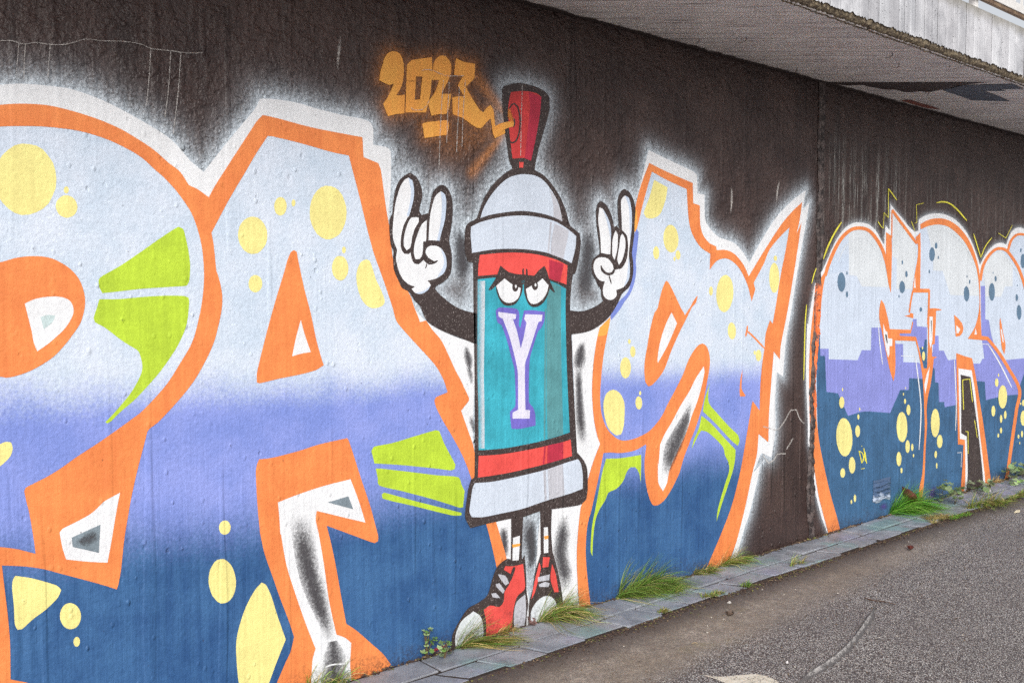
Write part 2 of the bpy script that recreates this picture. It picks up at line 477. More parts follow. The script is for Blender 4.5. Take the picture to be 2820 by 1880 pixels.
def paver_material():
    t = NT('blue_grey_paver')
    oi = t.n('ShaderNodeObjectInfo').outputs['Random']
    n = t.ramp(t.noise(7, 5, 0.65), 0.3, 0.7)
    c = t.mix(n, srgb(114, 121, 132), srgb(160, 165, 174))
    g = t.ramp(t.noise(3.3, 3, 0.55), 0.50, 0.66)
    c = t.mix(t.math('MULTIPLY', g, 0.6), c, srgb(112, 158, 156))     # overspray: thin green and violet veils
    v = t.ramp(t.noise(2.1, 3, 0.55, vec=t.pos((1.3, 1, 1))), 0.52, 0.70)
    c = t.mix(t.math('MULTIPLY', v, 0.5), c, srgb(156, 154, 190))
    c = t.mix(t.math('MULTIPLY', oi, 0.30), c, srgb(146, 140, 142))
    st = t.ramp(t.noise(11, 5, 0.75), 0.52, 0.66)
    c = t.mix(t.math('MULTIPLY', st, 0.4), c, srgb(110, 103, 102))
    sp = t.ramp(t.noise(90, 3, 0.7), 0.58, 0.68)
    c = t.mix(t.math('MULTIPLY', sp, 0.6), c, srgb(84, 80, 84))
    t.val(t.bsdf.inputs['Base Color'], c); t.bsdf.inputs['Roughness'].default_value = 0.6
    t.bump(t.math('ADD', t.noise(90, 4, 0.7), t.math('MULTIPLY', t.noise(9, 3, 0.6), 1.2)), 0.4, 0.006)
    return t.m

def plain(name, rgb, rgb2=None, scale=30, rough=0.7, bump=0.2, metal=0.0):
    t = NT(name)
    c = t.mix(t.ramp(t.noise(scale, 4, 0.6), 0.3, 0.7), srgb(*rgb), srgb(*(rgb2 or rgb)))
    t.val(t.bsdf.inputs['Base Color'], c); t.bsdf.inputs['Roughness'].default_value = rough
    t.bsdf.inputs['Metallic'].default_value = metal
    t.bump(t.noise(scale * 2, 3, 0.6), bump, 0.004)
    return t.m

def leaf_material(name, transl=0.25):
    t = NT(name)
    a = t.n('ShaderNodeAttribute', attribute_name='tint')
    t.l(a.outputs['Color'], t.bsdf.inputs['Base Color'])
    t.bsdf.inputs['Roughness'].default_value = 0.5
    tr = t.n('ShaderNodeBsdfTranslucent'); t.l(a.outputs['Color'], tr.inputs['Color'])
    mx = t.n('ShaderNodeMixShader'); mx.inputs[0].default_value = transl
    t.l(t.bsdf.outputs[0], mx.inputs[1]); t.l(tr.outputs[0], mx.inputs[2]); t.l(mx.outputs[0], t.out.inputs['Surface'])
    return t.m

# ------------------------------------------------------------------ object helpers
def tag(o, label=None, cat=None, group=None, kind=None):
    if label: o['label'] = label
    if cat: o['category'] = cat
    if group: o['group'] = group
    if kind: o['kind'] = kind
    return o

def obj(name, verts, faces, mat, parent=None, smooth_=False, attrs=None):
    me = bpy.data.meshes.new(name)
    me.from_pydata([tuple(map(float, v)) for v in verts], [], faces)
    me.update()
    for k, (typ, data) in (attrs or {}).items():
        at = me.attributes.new(k, typ, 'POINT')
        if typ == 'FLOAT': at.data.foreach_set('value', np.asarray(data, np.float32).ravel())
        else: at.data.foreach_set('color', np.asarray(data, np.float32).ravel())
    if smooth_: me.polygons.foreach_set('use_smooth', [True] * len(me.polygons))
    o = bpy.data.objects.new(name, me)
    if mat: me.materials.append(mat)
    col.objects.link(o)
    if parent is not None: o.parent = parent
    return o

def empty(name, loc=(0, 0, 0)):
    o = bpy.data.objects.new(name, None); col.objects.link(o); o.location = loc
    return o

def box_data(x0, x1, y0, y1, z0, z1):
    v = [(x0, y0, z0), (x1, y0, z0), (x1, y1, z0), (x0, y1, z0), (x0, y0, z1), (x1, y0, z1), (x1, y1, z1), (x0, y1, z1)]
    f = [(0, 3, 2, 1), (4, 5, 6, 7), (0, 1, 5, 4), (1, 2, 6, 5), (2, 3, 7, 6), (3, 0, 4, 7)]
    return v, f

LAYER = 0.0003
_coat = [0]
def ypaint(layer): return -0.0010 - LAYER * layer - 0.00002 * (_coat[0] % 13)

def shape(name, s, mat, parent, layer, label=None):
    """one coat of paint with the traced outline, lying on the wall"""
    _coat[0] += 1
    pts = wall_poly(s)
    rr = cdt(pts)
    o = obj(name, [(x, ypaint(layer), z) for x, z in rr[0]], rr[1], mat, parent)
    if label: o['label'] = label
    return o

def cdt(pts):
    n = len(pts)
    r = delaunay_2d_cdt([Vector((float(a), float(b))) for a, b in pts], [], [list(range(n))], 1, 1e-6)
    fs = []
    for f in r[2]:
        a, b, c = [r[0][i] for i in f[:3]]
        area = (b.x - a.x) * (c.y - a.y) - (b.y - a.y) * (c.x - a.x)
        fs.append(tuple(f) if area > 0 else tuple(reversed(f)))
    return [(v.x, v.y) for v in r[0]], fs

def dot(name, t, cx, cy, rx, ry, mat, parent, layer, tilt=0.0, n=26, seed=0):
    _coat[0] += 1
    T = TILES[t]
    rng = random.Random(seed or int(cx * 7 + cy))
    k = rng.uniform(-0.05, 0.05); k2 = rng.uniform(0, 6.28)
    pts = []
    for i in range(n):
        a = 2 * math.pi * i / n
        r = 1 + k * math.cos(2 * a + k2) + 0.012 * rng.uniform(-1, 1)
        u, v = rx * r * math.cos(a), ry * r * math.sin(a)
        x = cx + u * math.cos(tilt) - v * math.sin(tilt); y = cy + u * math.sin(tilt) + v * math.cos(tilt)
        pts.append(on_wall(T[0] + x / T[2], T[1] + y / T[2]))
    rr = cdt(pts)
    return obj(name, [(x, ypaint(layer), z) for x, z in rr[0]], rr[1], mat, parent)

def stroke(name, s, w, mat, parent, layer, taper=0.35):
    """a single drawn line, w wide in its section, thinning at the ends"""
    _coat[0] += 1
    t = TILES[s.split()[0]]
    P = smooth(trace(s), closed=False, step=5)
    n = len(P)
    tan = np.gradient(P, axis=0); tan /= np.maximum(np.hypot(tan[:, 0], tan[:, 1])[:, None], 1e-6)
    nor = np.stack([-tan[:, 1], tan[:, 0]], 1)
    V, F = [], []
    for i in range(n):
        u = i / max(1, n - 1)
        ww = 0.5 * w / t[2] * (taper + (1 - taper) * min(1, 5 * min(u, 1 - u) + 0.2))
        for sg in (-1, 1):
            x, z = on_wall(*(P[i] + nor[i] * ww * sg)); V.append((x, ypaint(layer), z))
        if i: F.append((2 * i - 2, 2 * i - 1, 2 * i + 1, 2 * i))
    return obj(name, V, F, mat, parent)

def mist(name, s, w, mat, parent, layer, peak=1.0, ends=True, prof=(0, 0.55, 1, 0.55, 0)):
    """a sprayed pass: full in the middle, thinning to nothing at both sides; w = widths along the line"""
    _coat[0] += 1
    t = TILES[s.split()[0]]
    P = smooth(trace(s), closed=False, step=8)
    n = len(P)
    tan = np.gradient(P, axis=0); tan /= np.maximum(np.hypot(tan[:, 0], tan[:, 1])[:, None], 1e-6)
    nor = np.stack([-tan[:, 1], tan[:, 0]], 1)
    W = np.interp(np.linspace(0, 1, n), np.linspace(0, 1, len(w)), w)
    V, F, A = [], [], []
    m = len(prof)
    for i in range(n):
        u = i / (n - 1)
        e = min(1, 4 * min(u, 1 - u)) if ends else 1.0
        for k in range(m):
            o = (k / (m - 1) - 0.5) * W[i] / t[2]
            x, z = on_wall(*(P[i] + nor[i] * o)); V.append((x, ypaint(layer), z)); A.append(prof[k] * peak * e)
        if i:
            for k in range(m - 1):
                a = (i - 1) * m + k
                F.append((a, a + 1, a + m + 1, a + m))
    return obj(name, V, F, mat, parent, attrs={'fade': ('FLOAT', A)})

def mist_line(name, s, w, mat, parent, layer, peak=1.0):
    return mist(name, s, [w, w], mat, parent, layer, peak, ends=False, prof=(0.25, 1, 0.25))

# ------------------------------------------------------------------ outlines used both as paint and as centres of overspray
W1 = ("X -600,262 A 0,780 180,770 400,785 650,820 900,905 1100,1000 1300,1110 1500,1230 1620,1330 1750,1480 1870,1580* 2100,1290 "
      "2352,985 B 30,910* 120,908 350,940 560,1000 800,1060 980,1095 1050,1130 1075,1180 1075,1330* 1200,1355 1235,1390 1240,1568 "
      "D 1235,180 1215,440 1260,900 1400,1180 1560,1380 F 200,1200 420,1262* G 425,0 425,1200 Q 1240,60 1400,800* X 1500,1900* -600,2300*")
W2 = ("L 685,110* 900,215 1100,310 1130,340* 1135,510* 1200,520* 1205,740 1250,830 1330,910 1400,935 1480,970 1560,1060 1610,1150* "
      "1700,980 1850,740 2000,580 2130,480* 2105,650* 2165,590* 2120,850 2050,1250 2000,1568 M 1950,350 1920,690* 1865,650 1850,900 "
      "1850,1200 1815,1430* 1720,1390 1650,1568 R 860,130 830,160 810,250 770,420 720,580 690,705 X 2030,1580* 1480,1800* "
      "Q 1400,750 1450,0 G 1480,900 F 1470,1180* 1700,1120 1880,970 2000,760 L 560,1100 545,700 570,600 640,300")
W3 = ("R 1215,565 1180,470 1145,330 1122,200 1112,80 O 95,1250 90,1000 75,650 75,300 85,0 N 95,1568 110,1450 140,1280 165,1150 200,1070 "
      "240,1010 300,880 360,740 430,620 500,545 580,505 660,505 740,530 810,600 860,690 890,740* 895,640 905,535* 945,580* 955,310* "
      "1000,370 1080,460 1150,550 1210,600* 1245,590* 1250,475* 1300,440 1380,412 1450,408 1540,425 1640,480 1740,590 1810,720 1860,850 "
      "1890,945* 1940,850 2000,770 2060,725 2120,715 2165,735* 2190,660 2230,590 2290,555 2352,570 2470,640 2560,900* X 2960,1000* "
      "2960,1400* 2284,1500*")
CAN = ("E 1200,815* 1130,860 1040,940 960,1050 905,1170 870,1270 800,1310* 770,1350 760,1450 762,1568 F 320,330 345,395* 395,400* 400,600 "
       "402,900 408,1250 412,1568 G 415,500 415,900 410,1230 375,1250* 345,1350 315,1568 Q 930,60 965,130* 1080,100 1240,65 1320,55 1440,15 "
       "G 1550,1525 1620,1465* 1635,1350 1630,1150 1600,1060 1540,980* 1520,960* 1500,600 1470,0 F 1465,1300 1445,900 1455,700 1475,530* "
       "1500,520 1530,400 1560,200 1548,90* 1450,10 E 1720,1310* 1690,1200 1640,1080 1570,970 1490,880 1400,825*")
NOZ = ("E 1105,95 1120,58* 1250,30 1400,60 1500,110 1540,160* 1540,280 1510,400 1480,500 1440,640 1410,780 1400,850* 1200,850* 1200,810 "
       "1170,740 1150,600 1130,450 1110,250")
HAND1 = ("D 1410,18 1470,60 1510,140 1525,230 1500,330 1495,370 1515,410 1560,395 1580,390 1595,300 1620,200 1660,150 1710,130 1760,170 "
         "1795,250 1803,380 1790,520 1770,640 1790,740 1795,850 1780,950 1720,1020 1650,1060 1640,1085 1700,1150 1800,1230 1900,1280 "
         "2030,1312* 2040,1600* 1900,1545 1780,1500 1650,1440 1560,1370 1500,1240 1450,1190 1400,1110 1340,1080 1300,1000 1260,900 "
         "1255,780 1262,740 1235,690 1220,560 1222,440 1245,400 1260,250 1290,130 1340,60")
HAND2 = ("L 240,578 290,610 330,680 355,760 365,820 385,805 410,830 400,700 400,560 420,500 455,468 500,490 540,560 562,640 555,780 550,900 "
         "530,1060 540,1130 540,1250 510,1360 440,1430 F 1960,840 1880,970 1800,1050 1700,1120 1600,1155 1470,1175 1420,1175* 1420,915* "
         "1560,930 1680,895 1760,850 1800,815 1780,760 1775,690 1740,640 1720,590 1685,520 1675,430 1690,370 1760,310 L 235,1060 225,950 "
         "205,800 200,680 215,600")
DIG = [
    "B 1160,600 1180,530 1220,485 1270,475 1320,500 1350,570 1355,680 1335,790 1285,880* 1365,875* 1360,1045* 1290,1050 1210,1070* "
    "1165,960* 1220,870 1265,770* 1225,785 1130,740* 1140,660",
    "B 1385,600* 1420,560 1520,540 1615,530* 1615,650 1600,850 1560,1035* 1370,1035* 1375,850 1378,750* 1466,750* 1455,920* 1505,915* "
    "1525,705* 1468,705* 1466,745* 1379,745*",
    "B 1620,640 1640,560 1690,515 1740,520 1785,580 1790,660 1760,750 1700,865* 1790,865* 1770,1000 1740,1050 1680,1050 1610,1065* "
    "1575,940* 1640,850 1680,740* 1605,735*",
    "B 1835,535* 1890,565 2010,590* 2005,720* 1925,800* 1980,900 2060,1020 2085,1035 2110,1000 2150,965 2175,1000 2195,1160* 2260,1130 "
    "2345,1118 2345,1190 2190,1275* 2150,1090 2110,1130 2060,1180 2000,1160 1900,1090 1805,1050* 1800,900* 1850,885 1910,890* 1850,790* "
    "1895,705* 1815,690*",
]
DASH = "B 1525,1140* 1560,1125 1755,1105* 1770,1150 1755,1240* 1545,1270*"

def poly_dist(px, pz, poly):
    P = np.array(poly); n = len(P)
    d2 = np.full(px.shape, 1e9); inside = np.zeros(px.shape, bool)
    for i in range(n):
        ax, az = P[i - 1]; bx, bz = P[i]
        ex, ez = bx - ax, bz - az
        L = ex * ex + ez * ez + 1e-12
        t = np.clip(((px - ax) * ex + (pz - az) * ez) / L, 0, 1)
        d2 = np.minimum(d2, (px - ax - t * ex) ** 2 + (pz - az - t * ez) ** 2)
        if az != bz:
            c = ((az > pz) != (bz > pz)) & (px < ex * (pz - az) / (bz - az) + ax)
            inside ^= c
    d = np.sqrt(d2); d[inside] = 0
    return d

def seg_dist(px, pz, a, b):
    ex, ez = b[0] - a[0], b[1] - a[1]
    t = np.clip(((px - a[0]) * ex + (pz - a[1]) * ez) / (ex * ex + ez * ez), 0, 1)
    return np.hypot(px - a[0] - t * ex, pz - a[1] - t * ez), t

WALL_TOP, JOINT = 2.948, 5.553
def overspray(px, pz):
    halo = np.zeros(px.shape); keep = np.ones(px.shape)
    for s, k, w, p in ((W1, 0.85, 0.044, 1.15), (W2, 0.85, 0.040, 1.15), (CAN, 0.78, 0.050, 1.25), (NOZ, 0.60, 0.045, 1.3),
                       (HAND1, 0.82, 0.050, 1.25), (HAND2, 0.82, 0.050, 1.25), (W3, 0.40, 0.018, 1.2)):
        d = poly_dist(px, pz, wall_poly(s))
        keep *= 1 - k * np.exp(-(d / w) ** p)
    halo = 1 - keep
    m = np.zeros(px.shape)
    for s in DIG + [DASH]:
        m = np.maximum(m, 0.30 * np.exp(-(poly_dist(px, pz, wall_poly(s)) / 0.030) ** 1.2))
    nz = on_wall(1411, 340)
    for tx, ty, w0, w1, k in ((1312, 215, 0.012, 0.040, 0.62), (1300, 474, 0.010, 0.030, 0.62), (1230, 395, 0.03, 0.10, 0.28)):
        d, t = seg_dist(px, pz, nz, on_wall(tx, ty))
        m = np.maximum(m, k * np.exp(-(d / (w0 + (w1 - w0) * t)) ** 2) * (1 - 0.45 * t))
    return halo, np.clip(m, 0, 1)

def make_wall(x0, x1, label, fine0, fine1):
    c = 0.0155
    xs = np.concatenate([np.arange(x0, fine0, 0.12), np.arange(fine0, fine1, c), np.arange(fine1, x1, 0.12), [x1]])
    zs = np.linspace(-0.30, WALL_TOP, int((WALL_TOP + 0.3) / c))
    gx, gz = np.meshgrid(xs, zs)
    halo, ms = overspray(gx.ravel(), gz.ravel())
    nx, nz = len(xs), len(zs)
    V = np.stack([gx.ravel(), np.zeros(nx * nz), gz.ravel()], 1)
    idx = np.arange(nx * nz).reshape(nz, nx)
    F = np.stack([idx[:-1, :-1].ravel(), idx[:-1, 1:].ravel(), idx[1:, 1:].ravel(), idx[1:, :-1].ravel()], 1).tolist()
    # body behind the face
    b = len(V)
    bv = [(x0, 0, -0.3), (x1, 0, -0.3), (x1, 0.4, -0.3), (x0, 0.4, -0.3), (x0, 0, WALL_TOP), (x1, 0, WALL_TOP), (x1, 0.4, WALL_TOP), (x0, 0.4, WALL_TOP)]
    V = np.concatenate([V, np.array(bv)])
    F += [(b + 1, b + 2, b + 6, b + 5), (b + 2, b + 3, b + 7, b + 6), (b + 3, b, b + 4, b + 7), (b, b + 3, b + 2, b + 1), (b + 4, b + 5, b + 6, b + 7)]
    z8 = np.zeros(8)
    o = obj('concrete_wall', V, F, WALLMAT, attrs={'halo': ('FLOAT', np.concatenate([halo, z8])), 'mist': ('FLOAT', np.concatenate([ms, z8]))})
    return tag(o, label, 'wall', 'bays of the painted retaining wall')

wall = make_wall(-5.0, JOINT - 0.004, 'black concrete wall bay painted with big letters and the spray can figure', 0.3, JOINT - 0.03)
wall2 = make_wall(JOINT + 0.004, 18.0, 'streaked black concrete wall bay painted with lettering full of steel blue and yellow dots', JOINT + 0.03, 10.5)

# ------------------------------------------------------------------ first piece: the letters before the figure
shape('white_outline', W1, WHITE, wall, 1)
let_a = shape('painted_letter', "X -600,335 A 0,965 180,955 400,965 600,1005 850,1080 1050,1160 1200,1240 1400,1370 1550,1500 C 1640,0 1700,80 1730,130 "
      "1810,170 1915,245* 1985,120 B 0,1120* 60,1058* 200,1090 500,1170 800,1230 975,1262* 985,1445* 1120,1500* 1145,1568 D 1190,330 "
      "1225,540 1240,700 1270,900 1300,1000 1400,1120 1450,1250 1505,1390* 1560,1375* 1612,1455* 1705,1568 F 210,1568 G 260,170 355,372* "
      "355,400 270,510* 330,680 400,880 415,960 Q 1145,105 1210,330 1330,800 X 1460,1900* -600,2300*", FADE, wall, 2,
      'letter A filled pale at the top and deep blue below')
let_p = shape('painted_letter', "X -600,395 A 0,1165 200,1160 400,1165 700,1200 950,1270 1150,1360 1300,1450 1430,1568 C 1500,60 1620,190 1740,360 1790,470 1835,620 "
      "1860,760 1872,960 1860,1150 1830,1330 1765,1568 H 1640,220 1530,390 1400,540 1290,650 1210,710 1100,790 900,930 700,1060 560,1160 "
      "430,1240 235,1340 220,1370* 235,1450 265,1568 I 305,230 325,378* 150,335 0,317 X -600,1470*", FADE, wall, 3,
      'round letter P with an orange counter and lime wedges')
shape('orange_outline', "X -600,335 A 0,965 180,955 400,965 600,1005 850,1080 1050,1160 1200,1240 1400,1370 1550,1500 C 1640,0 1700,80 1730,130 1810,170 "
      "1915,245* 1940,570* 1960,680 1985,920 2000,960 2030,1080 2040,1180 2030,1300 1990,1480 H 1965,0 1900,150 1780,360 1620,560 1450,740 "
      "1370,800 1350,830* 1320,950 1260,1180 1200,1450 I 1180,0 1140,240 1110,520 1085,660 1070,705* 960,670 800,625 590,570 400,520 230,495 "
      "15,485* 40,700 70,950 90,1200 95,1530* 300,1580 420,1700 X 200,2250* -600,2300* -600,1470* I 0,317 150,335 325,378* 305,230 "
      "H 265,1568 235,1450 220,1370* 235,1340 430,1240 560,1160 700,1060 900,930 1100,790 1210,710 1290,650 1400,540 1530,390 1640,220 "
      "C 1765,1568 1830,1330 1860,1150 1872,960 1860,760 1835,620 1790,470 1740,360 1620,190 1500,60 A 1430,1568 1300,1450 1150,1360 950,1270 "
      "700,1200 400,1165 200,1160 0,1165 X -600,395*", ORANGE, let_p, 6)
shape('white_highlight', "H 1100,1385* 1065,1568 I 1020,270 985,460* 800,450 605,430* 570,320 545,185* 570,150 700,85 840,5 H 950,1470 1000,1440", WHITE, let_p, 7)
shape('grey_wedge', "I 655,230* 920,110* 905,370* 665,315*", STONE, let_p, 8)
mist('dark_shade', "I 690,280 800,250 900,190", [60, 130, 110], MIST_DARK, let_p, 9, 0.7)
shape('orange_counter', "X -300,760 C 0,840 150,800 300,785 430,795 530,830 640,900 720,990 765,1100 780,1200 765,1310 730,1410 640,1540 H 620,0 500,130 "
      "370,220 250,280 130,320 50,332 20,325* X -300,1000*", ORANGE, let_p, 6)
shape('white_highlight', "C 225,1220* 330,1175 480,1155 580,1165 640,1195 672,1260 665,1330 600,1440 520,1520 H 440,20 340,90* 305,0 C 290,1480 250,1320", WHITE, let_p, 7)
shape('grey_wedge', "C 370,1345* 430,1325 505,1330* 480,1390 400,1455*", MINT, let_p, 8)
shape('lime_wedge', "C 905,1000 940,965 1100,875 1300,740 1500,600 1640,515 1680,535 1700,600 1730,740 1745,880 1735,1020 1715,1055 1600,1065 1300,1085 "
      "1080,1110 940,1125 910,1070", GREEN, let_p, 4)
shape('lime_wedge', "C 910,1180* 1100,1178 1300,1160 1500,1148 1690,1150 1730,1165 1735,1230 1710,1420 H 1640,20 1560,150 1450,300 1250,520 1100,650 "
      "1020,730 985,752 965,740 1060,640 1200,470 1280,330 1305,250 1300,180 1270,90 1220,55 1130,0 C 960,1440 870,1390 858,1355 890,1250", GREEN, let_p, 4)
for a in (('Z', 58, 412, 71, 82), ('C', 610, 330, 98, 105), ('C', 607, 178, 23, 33)):
    dot('yellow_dot', *a, YELLOW, let_p, 4)
shape('yellow_dot', "H -60,970 0,940 50,920 100,925 115,980 95,1050 40,1110 -10,1150 -60,1160", YELLOW, let_p, 4)

shape('orange_outline', "C 1915,245* 1985,120 B 0,1120* 60,1058* 200,1090 500,1170 800,1230 975,1262* 985,1445* 1120,1500* 1145,1568 D 1190,330 1225,540 1240,700 "
      "1270,900 1300,1000 1400,1120 1450,1250 1505,1390* 1560,1375* 1612,1455* 1705,1568 F 210,1568 G 260,170 355,372* 355,400 270,510* "
      "330,680 400,880 415,960 Q 1145,105 1210,330 1330,800* 1240,850* 1145,400 1075,110 G 380,1240 J 2250,860 2150,670 2060,520 2000,400 "
      "1985,340* 2000,310* 2108,265* 2060,130 1980,0 D 1300,1400 1250,1250 1180,1040 1130,900 1080,760 1020,540 970,330 930,170 885,0 "
      "B 850,1430* 700,1400 400,1315 150,1255 105,1250* 0,1410 C 2260,0 2100,270 1940,570*", ORANGE, let_a, 5)
shape('orange_counter', "D 320,745 345,730 370,745 380,800 440,1080 500,1310 555,1568 J 960,-10 970,15 900,60 760,100 560,140 380,183 355,175 355,100 375,0 "
      "D 110,1430 180,1180 250,950 290,810", ORANGE, let_a, 6)
shape('white_highlight', "Z 690,734* 698,765 713,808* 690,812 670,818* 679,775", WHITE, let_a, 7)
shape('orange_leg', "J 375,880* 500,865 750,800 920,745 1185,685* 1200,710 1250,860 1320,1080 1400,1320 1465,1568 K 1780,100 1805,230 1800,265 1770,280 1600,220 "
      "1330,120* 1370,280 1420,520 1460,750 1510,1020* 1600,1080 1750,1210 1850,1300 1920,1395* 1850,1470 X 1040,1900* 750,2000* K 870,1568* "
      "950,1380 1000,1270 1030,1140* 980,990 900,780 830,580 760,380 720,200 J 385,1568 360,1300 345,1000 355,930", ORANGE, let_a, 6)
shape('white_highlight', "J 548,1275* 700,1215 950,1130 1215,1062* 1290,1260 1352,1460* 1100,1400 905,1352* 895,1430 920,1568 K 1240,100 1300,450 1350,800 "
      "1405,1060 1420,1120* 1500,1150 1555,1195* 1545,1400 1555,1510 1540,1640* 1180,1700* 1200,1350 1228,1250* 1200,1180 1130,1000 1040,740 "
      "960,480 910,200 J 570,1568 560,1400", WHITE, let_a, 7)
shape('grey_wedge', "J 1005,1275* 1195,1218* 1240,1338*", STONE, let_a, 8)
mist('dark_shade', "K 1085,20 1105,150 1145,400 1195,620 1270,850 1330,1040 1365,1190", [200, 215, 215, 215, 190, 140, 90], MIST_DARK, let_a, 8, 0.95, prof=(0, 0.35, 0.85, 1.0, 0.6, 0.25))
mist('dark_shade', "K 1385,1180 1400,1290 1395,1420 1385,1620", [90, 210, 220, 200], MIST_DARK, let_a, 8, 1.0, ends=False, prof=(0.1, 0.5, 0.85, 0.5, 0.1))
stroke('white_line', "K 1312,1420 1380,1395 1495,1388", 14, WHITE, let_a, 9)
shape('lime_wedge', "J 1408,800 1430,765 1600,730 1800,670 2000,612 2030,620 2080,740 2180,930 2175,970 2140,982 2000,965 1700,935 1435,918* 1425,870", GREEN, let_a, 4)
shape('lime_wedge', "J 1447,965* 1500,965 1800,1000 2000,1025 2210,1045 2235,1110 2265,1170* 2250,1320 2220,1325 2000,1255 1700,1175 1480,1120 1465,1050", GREEN, let_a, 4)
shape('lime_wedge', "J 1502,1200 1525,1185 1800,1260 2235,1370 2235,1395 2150,1395 1800,1310 1510,1240", GREEN, let_a, 4)
for a in (('D', 660, 385, 175, 240), ('D', 222, 328, 58, 85), ('D', 342, 297, 18, 32), ('X', 695, 648, 40, 52), ('D', 805, 728, 18, 30),
          ('D', 770, 895, 75, 115), ('X', 702.5, 781, 19, 24), ('I', 645, 950, 98, 120), ('I', 703, 1185, 30, 45), ('I', 2063, 138, 52, 68),
          ('I', 2040, 630, 125, 205)):
    dot('yellow_dot', *a, YELLOW, let_a, 4)
shape('yellow_petal', "D 1010,815 1040,825 1070,900 1100,1000 1140,1080 1180,1190 1165,1235 1100,1262 1040,1255 980,1200 940,1110 920,1000 925,920 960,840", YELLOW, let_a, 4)
shape('yellow_petal', "I 115,620 140,580 300,605 520,670 560,710 530,780 420,890 300,980 200,1070 160,1075 135,1030 125,850 110,700", YELLOW, let_a, 4)
shape('yellow_petal', "K 735,642* 770,660 820,760 870,920 955,1165* 900,1300 850,1430 800,1568 740,1750 560,1800 515,1500 498,1250 510,1120 560,940 620,800 680,700", YELLOW, let_a, 4)

# ------------------------------------------------------------------ the letter S after the figure
shape('white_outline', W2, WHITE, wall, 1)
let_s = shape('painted_letter', "L 690,230* 850,310 1090,415* 1095,600* 1155,620* 1160,800 1190,900 1250,970 1305,995* 1310,1030* 1400,1030 1480,1070 1560,1170 1605,1270* "
      "1750,1030 1900,800 2000,680 2095,590* 2075,740 2045,880* 2090,775* 2050,1050 2010,1300 1965,1568 M 1900,400 1890,530* 1835,460* 1815,700 "
      "1800,900 1790,1050 1785,1290* 1695,1215* 1680,1400 1640,1568 R 740,400 690,600 655,700 600,760 X 1900,1700* 1630,1760* Q 1705,670 1690,500 "
      "1685,270 1710,0 G 1600,1450 1640,1250 1700,1050 1770,870* M 210,1220 185,1100 170,950 165,800 175,600 200,400 300,150 L 550,900 556,690 600,480",
      FADE, wall, 2, 'letter S with a spiky right edge and lime strokes')
shape('orange_outline', "L 690,230* 850,310 1090,415* 1095,600* 1155,620* 1160,800 1190,900 1250,970 1305,995* 1310,1030* 1400,1030 1480,1070 1560,1170 1605,1270* "
      "1750,1030 1900,800 2000,680 2095,590* 2075,740 2045,880* 2090,775* 2050,1050 2010,1300 1965,1568 M 1900,400 1890,530* 1835,460* 1815,700 "
      "1800,900 1790,1050 1785,1290* 1695,1215* 1680,1400 1640,1568 R 740,400 690,600 655,700* 620,790 500,800 530,725 600,560 660,400 710,200 "
      "745,0 M 1610,1080 1630,960 1640,910* 1705,1000* 1710,800 1725,600 1750,420 1760,300 1800,170* 1825,205* 1860,0 L 1900,1250 1940,1050 "
      "1980,820* 1900,900 1800,1020 1740,1160 1650,1330* 1665,1390* 1632,1500* 1590,1340 1520,1200 1450,1130 1390,1105 1310,1130 1245,1210* "
      "1252,1065* 1160,1000 1090,890 1060,790 1045,650 1035,470* 850,385 715,310* 650,540 590,780 570,860* 550,860* 556,690 600,480", ORANGE, let_s, 5)
shape('orange_outline', "M 335,140* 310,280 270,500 245,750 240,900 255,1040 300,1160 370,1240 440,1275 530,1265 620,1230 700,1180 800,1060 860,940 930,810 1000,670 "
      "1050,540 1100,450 1150,395 1180,385 1220,415 1245,500 1245,600 1220,750 1180,950 1120,1150 1060,1300 1010,1430 970,1568 R 350,230 310,310 "
      "270,370 230,400 200,395 175,330 160,250 155,150 165,60 M 660,1310* 560,1365 430,1390 330,1385 270,1390* 235,1568 Q 1785,0 1755,120 1745,300 "
      "1760,500 1775,640 1770,700* 1705,710* 1690,500 1685,270 1710,0 G 1600,1450 1640,1250 1700,1050 1770,870* M 210,1220 185,1100 170,950 165,800 "
      "175,600 200,400 235,240*", ORANGE, let_s, 5)
shape('amber_patch', "M 335,140* 318,240 295,305 215,320 235,240*", ORANGE2, let_s, 6)
shape('amber_patch', "L 575,650* 582,780 570,860* 550,860* 556,690*", ORANGE2, let_s, 6)
shape('white_highlight', "M 1190,595* 1198,640 1170,780 1130,920 1080,1050 1030,1200 960,1350 900,1480 870,1568 R 285,270 262,318* 235,270 232,150 M 775,1500 "
      "790,1310* 830,1220 900,1100 980,950 1060,820 1120,700", WHITE, let_s, 7)
mist('dark_shade', "M 1075,920 1020,1080 960,1220 890,1380 850,1540 R 268,225", [20, 75, 120, 150, 110, 60], MIST_DARK, let_s, 8, 0.95, prof=(0.3, 0.8, 0.85, 0.6, 0.3))
shape('orange_counter', "L 835,1325 850,1310 870,1330 920,1430 985,1568 M 1000,90 1018,125* 1060,60 L 1060,1568 1100,1490 1135,1445* 1120,1510 M 1085,50 1020,180 "
      "960,300 890,460 830,620 770,710 710,770 680,778 655,740 645,640 650,540 670,420 700,250 740,100 L 765,1568 800,1420", ORANGE, let_s, 6)
shape('white_highlight', "M 895,100* 945,200* 900,310 850,420 800,510 768,565* 765,540 780,420 810,300 850,190", WHITE, let_s, 7)
shape('lime_stroke', "G 1835,1028* 2000,1020 2215,985* 2215,1100 2210,1285* 2190,1180 2150,1120 2100,1120 2060,1170 2020,1270 1950,1350 1860,1395 1830,1470 "
      "Q 1835,10 1810,80 1795,200 1790,320* 1778,290 1780,200 1790,100 1810,0 G 1760,1350 1800,1150", GREEN, let_s, 4)
